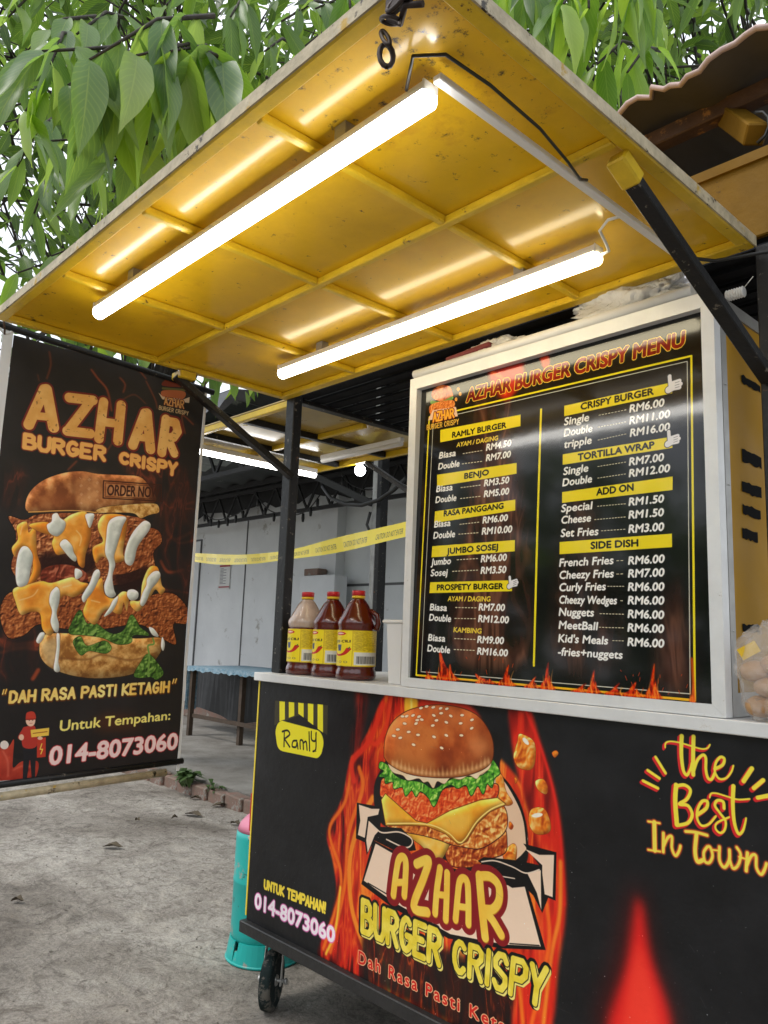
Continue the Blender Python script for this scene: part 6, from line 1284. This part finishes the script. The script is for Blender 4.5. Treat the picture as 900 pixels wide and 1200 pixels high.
# ------------------------------------------------------------------ trees
def leaf_mat(name, cols, trans=.55):
    m = bpy.data.materials.new(name); m.use_nodes = True; t = m.node_tree; b = t.nodes['Principled BSDF']; l = t.links.new; out = t.nodes['Material Output']
    oi = t.nodes.new('ShaderNodeObjectInfo'); gm = t.nodes.new('ShaderNodeNewGeometry'); ad = t.nodes.new('ShaderNodeMath'); ad.operation = 'ADD'; fr = t.nodes.new('ShaderNodeMath'); fr.operation = 'FRACT'
    l(oi.outputs['Random'], ad.inputs[0]); l(gm.outputs['Random Per Island'], ad.inputs[1]); l(ad.outputs[0], fr.inputs[0])
    rp = t.nodes.new('ShaderNodeValToRGB')
    while len(rp.color_ramp.elements) < len(cols): rp.color_ramp.elements.new(.5)
    for e, (p, c) in zip(rp.color_ramp.elements, cols): e.position = p; e.color = (*c, 1)
    l(fr.outputs[0], rp.inputs['Fac'])
    uv = t.nodes.new('ShaderNodeUVMap'); sp = t.nodes.new('ShaderNodeSeparateXYZ'); l(uv.outputs[0], sp.inputs[0])
    # veins: |v-.5| gives the distance from the midrib
    s1 = t.nodes.new('ShaderNodeMath'); s1.operation = 'SUBTRACT'; s1.inputs[1].default_value = .5; l(sp.outputs['Y'], s1.inputs[0]); s2 = t.nodes.new('ShaderNodeMath'); s2.operation = 'ABSOLUTE'; l(s1.outputs[0], s2.inputs[0])
    s3 = t.nodes.new('ShaderNodeMath'); s3.operation = 'MULTIPLY_ADD'; s3.inputs[1].default_value = -.55; l(s2.outputs[0], s3.inputs[0]); l(sp.outputs['X'], s3.inputs[2])
    s4 = t.nodes.new('ShaderNodeMath'); s4.operation = 'MULTIPLY'; s4.inputs[1].default_value = 75; l(s3.outputs[0], s4.inputs[0]); s5 = t.nodes.new('ShaderNodeMath'); s5.operation = 'SINE'; l(s4.outputs[0], s5.inputs[0])
    mr = t.nodes.new('ShaderNodeMapRange'); mr.inputs[1].default_value = .55; mr.inputs[2].default_value = 1; l(s5.outputs[0], mr.inputs[0])
    md = t.nodes.new('ShaderNodeMapRange'); md.inputs[1].default_value = .035; md.inputs[2].default_value = .0; l(s2.outputs[0], md.inputs[0])
    mxv = t.nodes.new('ShaderNodeMath'); mxv.operation = 'MAXIMUM'; ml = t.nodes.new('ShaderNodeMath'); ml.operation = 'MULTIPLY'; ml.inputs[1].default_value = .4; l(mr.outputs[0], ml.inputs[0]); l(ml.outputs[0], mxv.inputs[0]); l(md.outputs[0], mxv.inputs[1])
    mc = t.nodes.new('ShaderNodeMix'); mc.data_type = 'RGBA'; l(mxv.outputs[0], mc.inputs[0]); l(rp.outputs['Color'], mc.inputs[6])
    lt = t.nodes.new('ShaderNodeMix'); lt.data_type = 'RGBA'; lt.inputs[0].default_value = .35; l(rp.outputs['Color'], lt.inputs[6]); lt.inputs[7].default_value = (.35, .45, .12, 1); l(lt.outputs[2], mc.inputs[7])
    l(mc.outputs[2], b.inputs['Base Color']); b.inputs['Roughness'].default_value = .38; b.inputs['Specular IOR Level'].default_value = .5
    tr = t.nodes.new('ShaderNodeBsdfTranslucent'); g = t.nodes.new('ShaderNodeMix'); g.data_type = 'RGBA'; g.blend_type = 'MULTIPLY'; g.inputs[0].default_value = 1; l(mc.outputs[2], g.inputs[6]); g.inputs[7].default_value = (2.4, 2.3, 1.15, 1); l(g.outputs[2], tr.inputs['Color'])
    ms = t.nodes.new('ShaderNodeMixShader'); ms.inputs[0].default_value = trans; l(b.outputs[0], ms.inputs[1]); l(tr.outputs[0], ms.inputs[2]); l(ms.outputs[0], out.inputs['Surface'])
    return m
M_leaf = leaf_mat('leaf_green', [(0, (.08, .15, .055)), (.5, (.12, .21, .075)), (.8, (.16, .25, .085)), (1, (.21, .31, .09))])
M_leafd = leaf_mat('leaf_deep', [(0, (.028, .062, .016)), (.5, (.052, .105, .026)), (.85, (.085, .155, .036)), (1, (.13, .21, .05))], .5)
M_bark = mat('bark', (.055, .045, .036), .9, var=.5, vscale=14, bump=.7, bscale=30)
M_leafb = leaf_mat('leaf_bright', [(0, (.10, .20, .035)), (.5, (.17, .29, .045)), (1, (.27, .39, .07))], .55)
def leaf_pts(L_, w, droop, fold, n=7, wave=.0):
    """rows (left, mid, right) of a pointed leaf lying along +X"""
    rows = []
    for i in range(n+1):
        u = i/n; ww = w*math.sin(math.pi*min(1, u**.85*1.0))**.85*(1-.25*u) if 0 < u < 1 else (.0012 if i == 0 else 0)
        ww *= 1-.5*max(0, (u-.78)/.22)
        x = L_*u; z = -droop*L_*u*u; wv = wave*L_*math.sin(u*14)
        rows.append(((x, ww, z+fold*ww+wv), (x, 0, z), (x, -ww, z+fold*ww-wv)))
    return rows
def add_leaf(bm, uvl, rows, M):
    V = [[bm.verts.new(M @ Vector(p)) for p in r_] for r_ in rows]; n = len(rows)-1
    for i in range(n):
        for k in (0, 1):
            vs_ = [V[i][k], V[i+1][k], V[i+1][k+1], V[i][k+1]]; uu = [(i/n, k*.5), ((i+1)/n, k*.5), ((i+1)/n, (k+1)*.5), (i/n, (k+1)*.5)]
            f_ = bm.faces.new(vs_); f_.smooth = True
            for lp, u_ in zip(f_.loops, uu): lp[uvl].uv = u_
PROTO = []
rl = random.Random(21)
for k in range(7):
    bm = bmesh.new(); uvl = bm.loops.layers.uv.new('UVMap'); add_leaf(bm, uvl, leaf_pts(1, .118+.016*(k % 3), .10+.16*rl.random(), .25+.4*rl.random(), 12, .006+.008*(k % 2)), Matrix.Identity(4)); me = bpy.data.meshes.new('leaf'); bm.to_mesh(me); bm.free(); me.materials.append(None); PROTO.append(me)
def leaf_mesh(k, m, cache={}):
    if (k, m.name) not in cache: me = PROTO[k].copy(); me.materials.clear(); me.materials.append(m); cache[k, m.name] = me
    return cache[k, m.name]
def frame_from(d, roll):
    x = d.normalized(); up = Vector((0, 0, 1)) if abs(x.z) < .95 else Vector((1, 0, 0)); y = up.cross(x).normalized(); z = x.cross(y); return Matrix((x, y, z)).transposed().to_4x4() @ Matrix.Rotation(roll, 4, 'X')
def make_tree(lab, base, lean, near, mids, seed, trunk_r, name='broadleaf_tree'):
    """near: (px, py, D, nleaves, length, material) clusters placed along twigs; mids: list of foliage volumes"""
    r_ = random.Random(seed); t = thing(name, lab, 'tree', base)
    inv = Matrix.Translation(base).inverted(); tops = []
    B = Vector(base); crown = Vector(lean); q = MB(); tp_ = [B+(crown-B)*u+Vector((.12*math.sin(u*5), .1*math.sin(u*4+1), 0))*u for u in [i/8 for i in range(9)]]
    q.tube(tp_, [trunk_r*(1-.6*i/8) for i in range(9)], 10); q.build('trunk', M_bark, t)
    cnt = 0
    # mid and far foliage as one joined mass of small leaves on real branches
    q = MB(); uvl = q.bm.loops.layers.uv.new('UVMap'); bb = MB()
    for (px, py, D, spread, nl, ln) in mids:
        c_ = Vector(atd(px, py, D)); s0 = tp_[r_.randint(3, 8)]
        midp = s0.lerp(c_, .5)+Vector((r_.uniform(-.2, .2), r_.uniform(-.2, .2), .25)); bb.tube([s0, midp, c_], [.026, .013, .005], 5)
        for k in range(5):
            e = c_+Vector((r_.gauss(0, spread), r_.gauss(0, spread), r_.gauss(0, spread*.6))); bb.tube([c_.lerp(midp, r_.random()*.4), c_.lerp(e, .5)+Vector((0, 0, .05)), e], [.009, .006, .003], 4)
        for k in range(nl):
            p = c_+Vector((r_.gauss(0, spread), r_.gauss(0, spread), r_.gauss(0, spread*.7))); L_ = ln*r_.uniform(.6, 1.25)
            d = Vector((r_.gauss(0, 1), r_.gauss(0, 1), r_.uniform(-1.6, .25))); M = Matrix.Translation(p) @ frame_from(d, r_.uniform(-1, 1)) @ Matrix.Scale(L_, 4); add_leaf(q.bm, uvl, leaf_pts(1, .19, .15, .35, 4), M)
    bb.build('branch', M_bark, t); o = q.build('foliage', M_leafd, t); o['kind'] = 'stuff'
    for (px, py, D, nl, ln, m_, dirx) in near:
        c_ = Vector(atd(px, py, D)); s0 = c_+Vector((r_.uniform(-.25, .05), r_.uniform(.1, .5), r_.uniform(.15, .4))); q = MB(); tip = c_; q.tube([s0, s0.lerp(tip, .5)+Vector((0, 0, .06)), tip], [.009, .007, .004], 6); q.build('twig', M_bark, t)
        for k in range(nl):
            u = .15+.85*k/max(1, nl-1); p = s0.lerp(tip, u)+Vector((0, 0, .06*math.sin(math.pi*u)))
            ang = r_.uniform(0, 6.28); d = Vector((math.cos(ang)*.55+dirx, math.sin(ang)*.55, -r_.uniform(.6, 1.9))); L_ = ln*r_.uniform(.85, 1.3)
            o = bpy.data.objects.new('leaf', leaf_mesh(r_.randint(0, 6), m_)); COL.objects.link(o); o.parent = t; o.matrix_parent_inverse = inv
            o.matrix_basis = Matrix.Translation(p) @ frame_from(d, r_.uniform(-.9, .9)) @ Matrix.Scale(L_, 4); cnt += 1
    return t
near1 = []
rn = random.Random(5)
for (px, py, D, n_, ln) in [(50, 60, 2.35, 9, .36), (105, 70, 2.35, 9, .38), (160, 65, 2.4, 9, .38), (200, 60, 2.45, 8, .36), (80, 100, 2.5, 7, .34), (30, 130, 2.7, 8, .30), (130, 190, 2.8, 8, .28), (380, 45, 2.9, 7, .22), (410, 10, 2.9, 7, .22), (60, 75, 2.6, 8, .30), (110, 95, 2.6, 8, .32), (155, 78, 2.7, 8, .32), (190, 80, 2.65, 7, .30), (90, 40, 2.8, 6, .26), (30, 60, 2.9, 7, .26), (130, 150, 2.8, 6, .30), (165, 170, 2.8, 6, .30), (60, 165, 3.1, 8, .25), (20, 195, 3.2, 8, .25), (100, 215, 3.3, 7, .24), (40, 250, 3.4, 7, .22), (150, 235, 3.3, 7, .23), (200, 130, 3.3, 6, .22),
                          (270, 20, 3.2, 7, .2), (330, 25, 3.1, 8, .22), (370, 10, 3.1, 7, .2), (310, 60, 3.6, 7, .2), (250, 90, 3.8, 7, .2), (230, 190, 4, 7, .2), (10, 20, 3.2, 7, .22), (180, 20, 3.4, 7, .2), (350, 60, 3.4, 6, .18), (60, 300, 3.8, 8, .2), (20, 320, 3.8, 8, .2), (110, 270, 3.8, 6, .2), (270, 130, 4.2, 8, .2),
                          (40, 395, 3.6, 6, .17), (100, 405, 3.8, 6, .17), (160, 420, 3.8, 6, .17), (280, 440, 4.6, 6, .24), (298, 436, 4.6, 5, .22), (245, 440, 4.8, 5, .2)]:
    near1.append((px, py, D, n_, ln, M_leaf if rn.random() < .8 else M_leafb, .2))
mids1 = [(rn.uniform(-60, 440), rn.uniform(-90, 250), rn.uniform(4.0, 7.5), rn.uniform(.35, .6), 62, .19) for _ in range(58)] + [(rn.uniform(-40, 230), rn.uniform(250, 440), rn.uniform(4.6, 7.5), .4, 30, .19) for _ in range(17)]
make_tree('broad leafed tree with large drooping pointed leaves above the canopy at left', (-5.0, 1.15, 0), (-3.2, 1.6, 5.2), near1, mids1, 31, .17)
near2 = [(px, py, D, n_, ln, m_, -.1) for (px, py, D, n_, ln, m_) in [(625, -15, 2.7, 9, .25, M_leaf), (660, 5, 2.6, 8, .26, M_leafb), (690, 10, 2.7, 8, .27, M_leafb), (720, -5, 2.8, 7, .24, M_leafb), (745, -10, 2.9, 7, .24, M_leaf), (655, 60, 2.9, 8, .26, M_leaf), (700, 75, 2.9, 8, .25, M_leafb), (735, 85, 2.9, 6, .22, M_leafb), (770, 10, 3.1, 7, .2, M_leafb), (640, 95, 3.2, 6, .22, M_leaf), (600, -20, 2.9, 7, .22, M_leafb),
                                                                   (820, -10, 3.8, 7, .2, M_leaf), (870, -10, 4, 7, .2, M_leaf), (790, 40, 4.2, 7, .2, M_leaf), (680, 110, 3.6, 6, .2, M_leaf)]]
mids2 = [(rn.uniform(560, 960), rn.uniform(-90, 110), rn.uniform(4.2, 7.5), rn.uniform(.35, .6), 60, .19) for _ in range(44)]
make_tree('broad leafed tree with bright hanging leaves behind the tin roof at right', (-.9, 6.6, 0), (.2, 4.8, 6.0), near2, mids2, 41, .18)

# added tree line, unseen behind the viewer, so glossy prints and paint mirror something dark
q = MB(); uvl = q.bm.loops.layers.uv.new('UVMap'); rr = random.Random(77)
for i in range(5200):
    if i % 3: p = Vector((rr.uniform(-16, 18), -10.5+rr.gauss(0, .9), rr.uniform(0, 1)**.8*5.2))
    else: p = Vector((12.5+rr.gauss(0, .9), rr.uniform(-10, 10), rr.uniform(0, 1)**.8*4.8))
    if p.z > 4.2+1.1*math.sin(p.x*.8+p.y*.6): p.z *= .6
    d = Vector((rr.gauss(0, 1), rr.gauss(0, 1), rr.uniform(-1.4, .4))); add_leaf(q.bm, uvl, leaf_pts(1, .30, .15, .35, 3), Matrix.Translation(p) @ frame_from(d, rr.uniform(-1, 1)) @ Matrix.Scale(rr.uniform(.5, .9), 4))
o = q.build('added_tree_line', M_leafd); prop(o, 'dense green tree line added out of view behind the viewer as a dark reflection', 'added trees', kind='stuff')
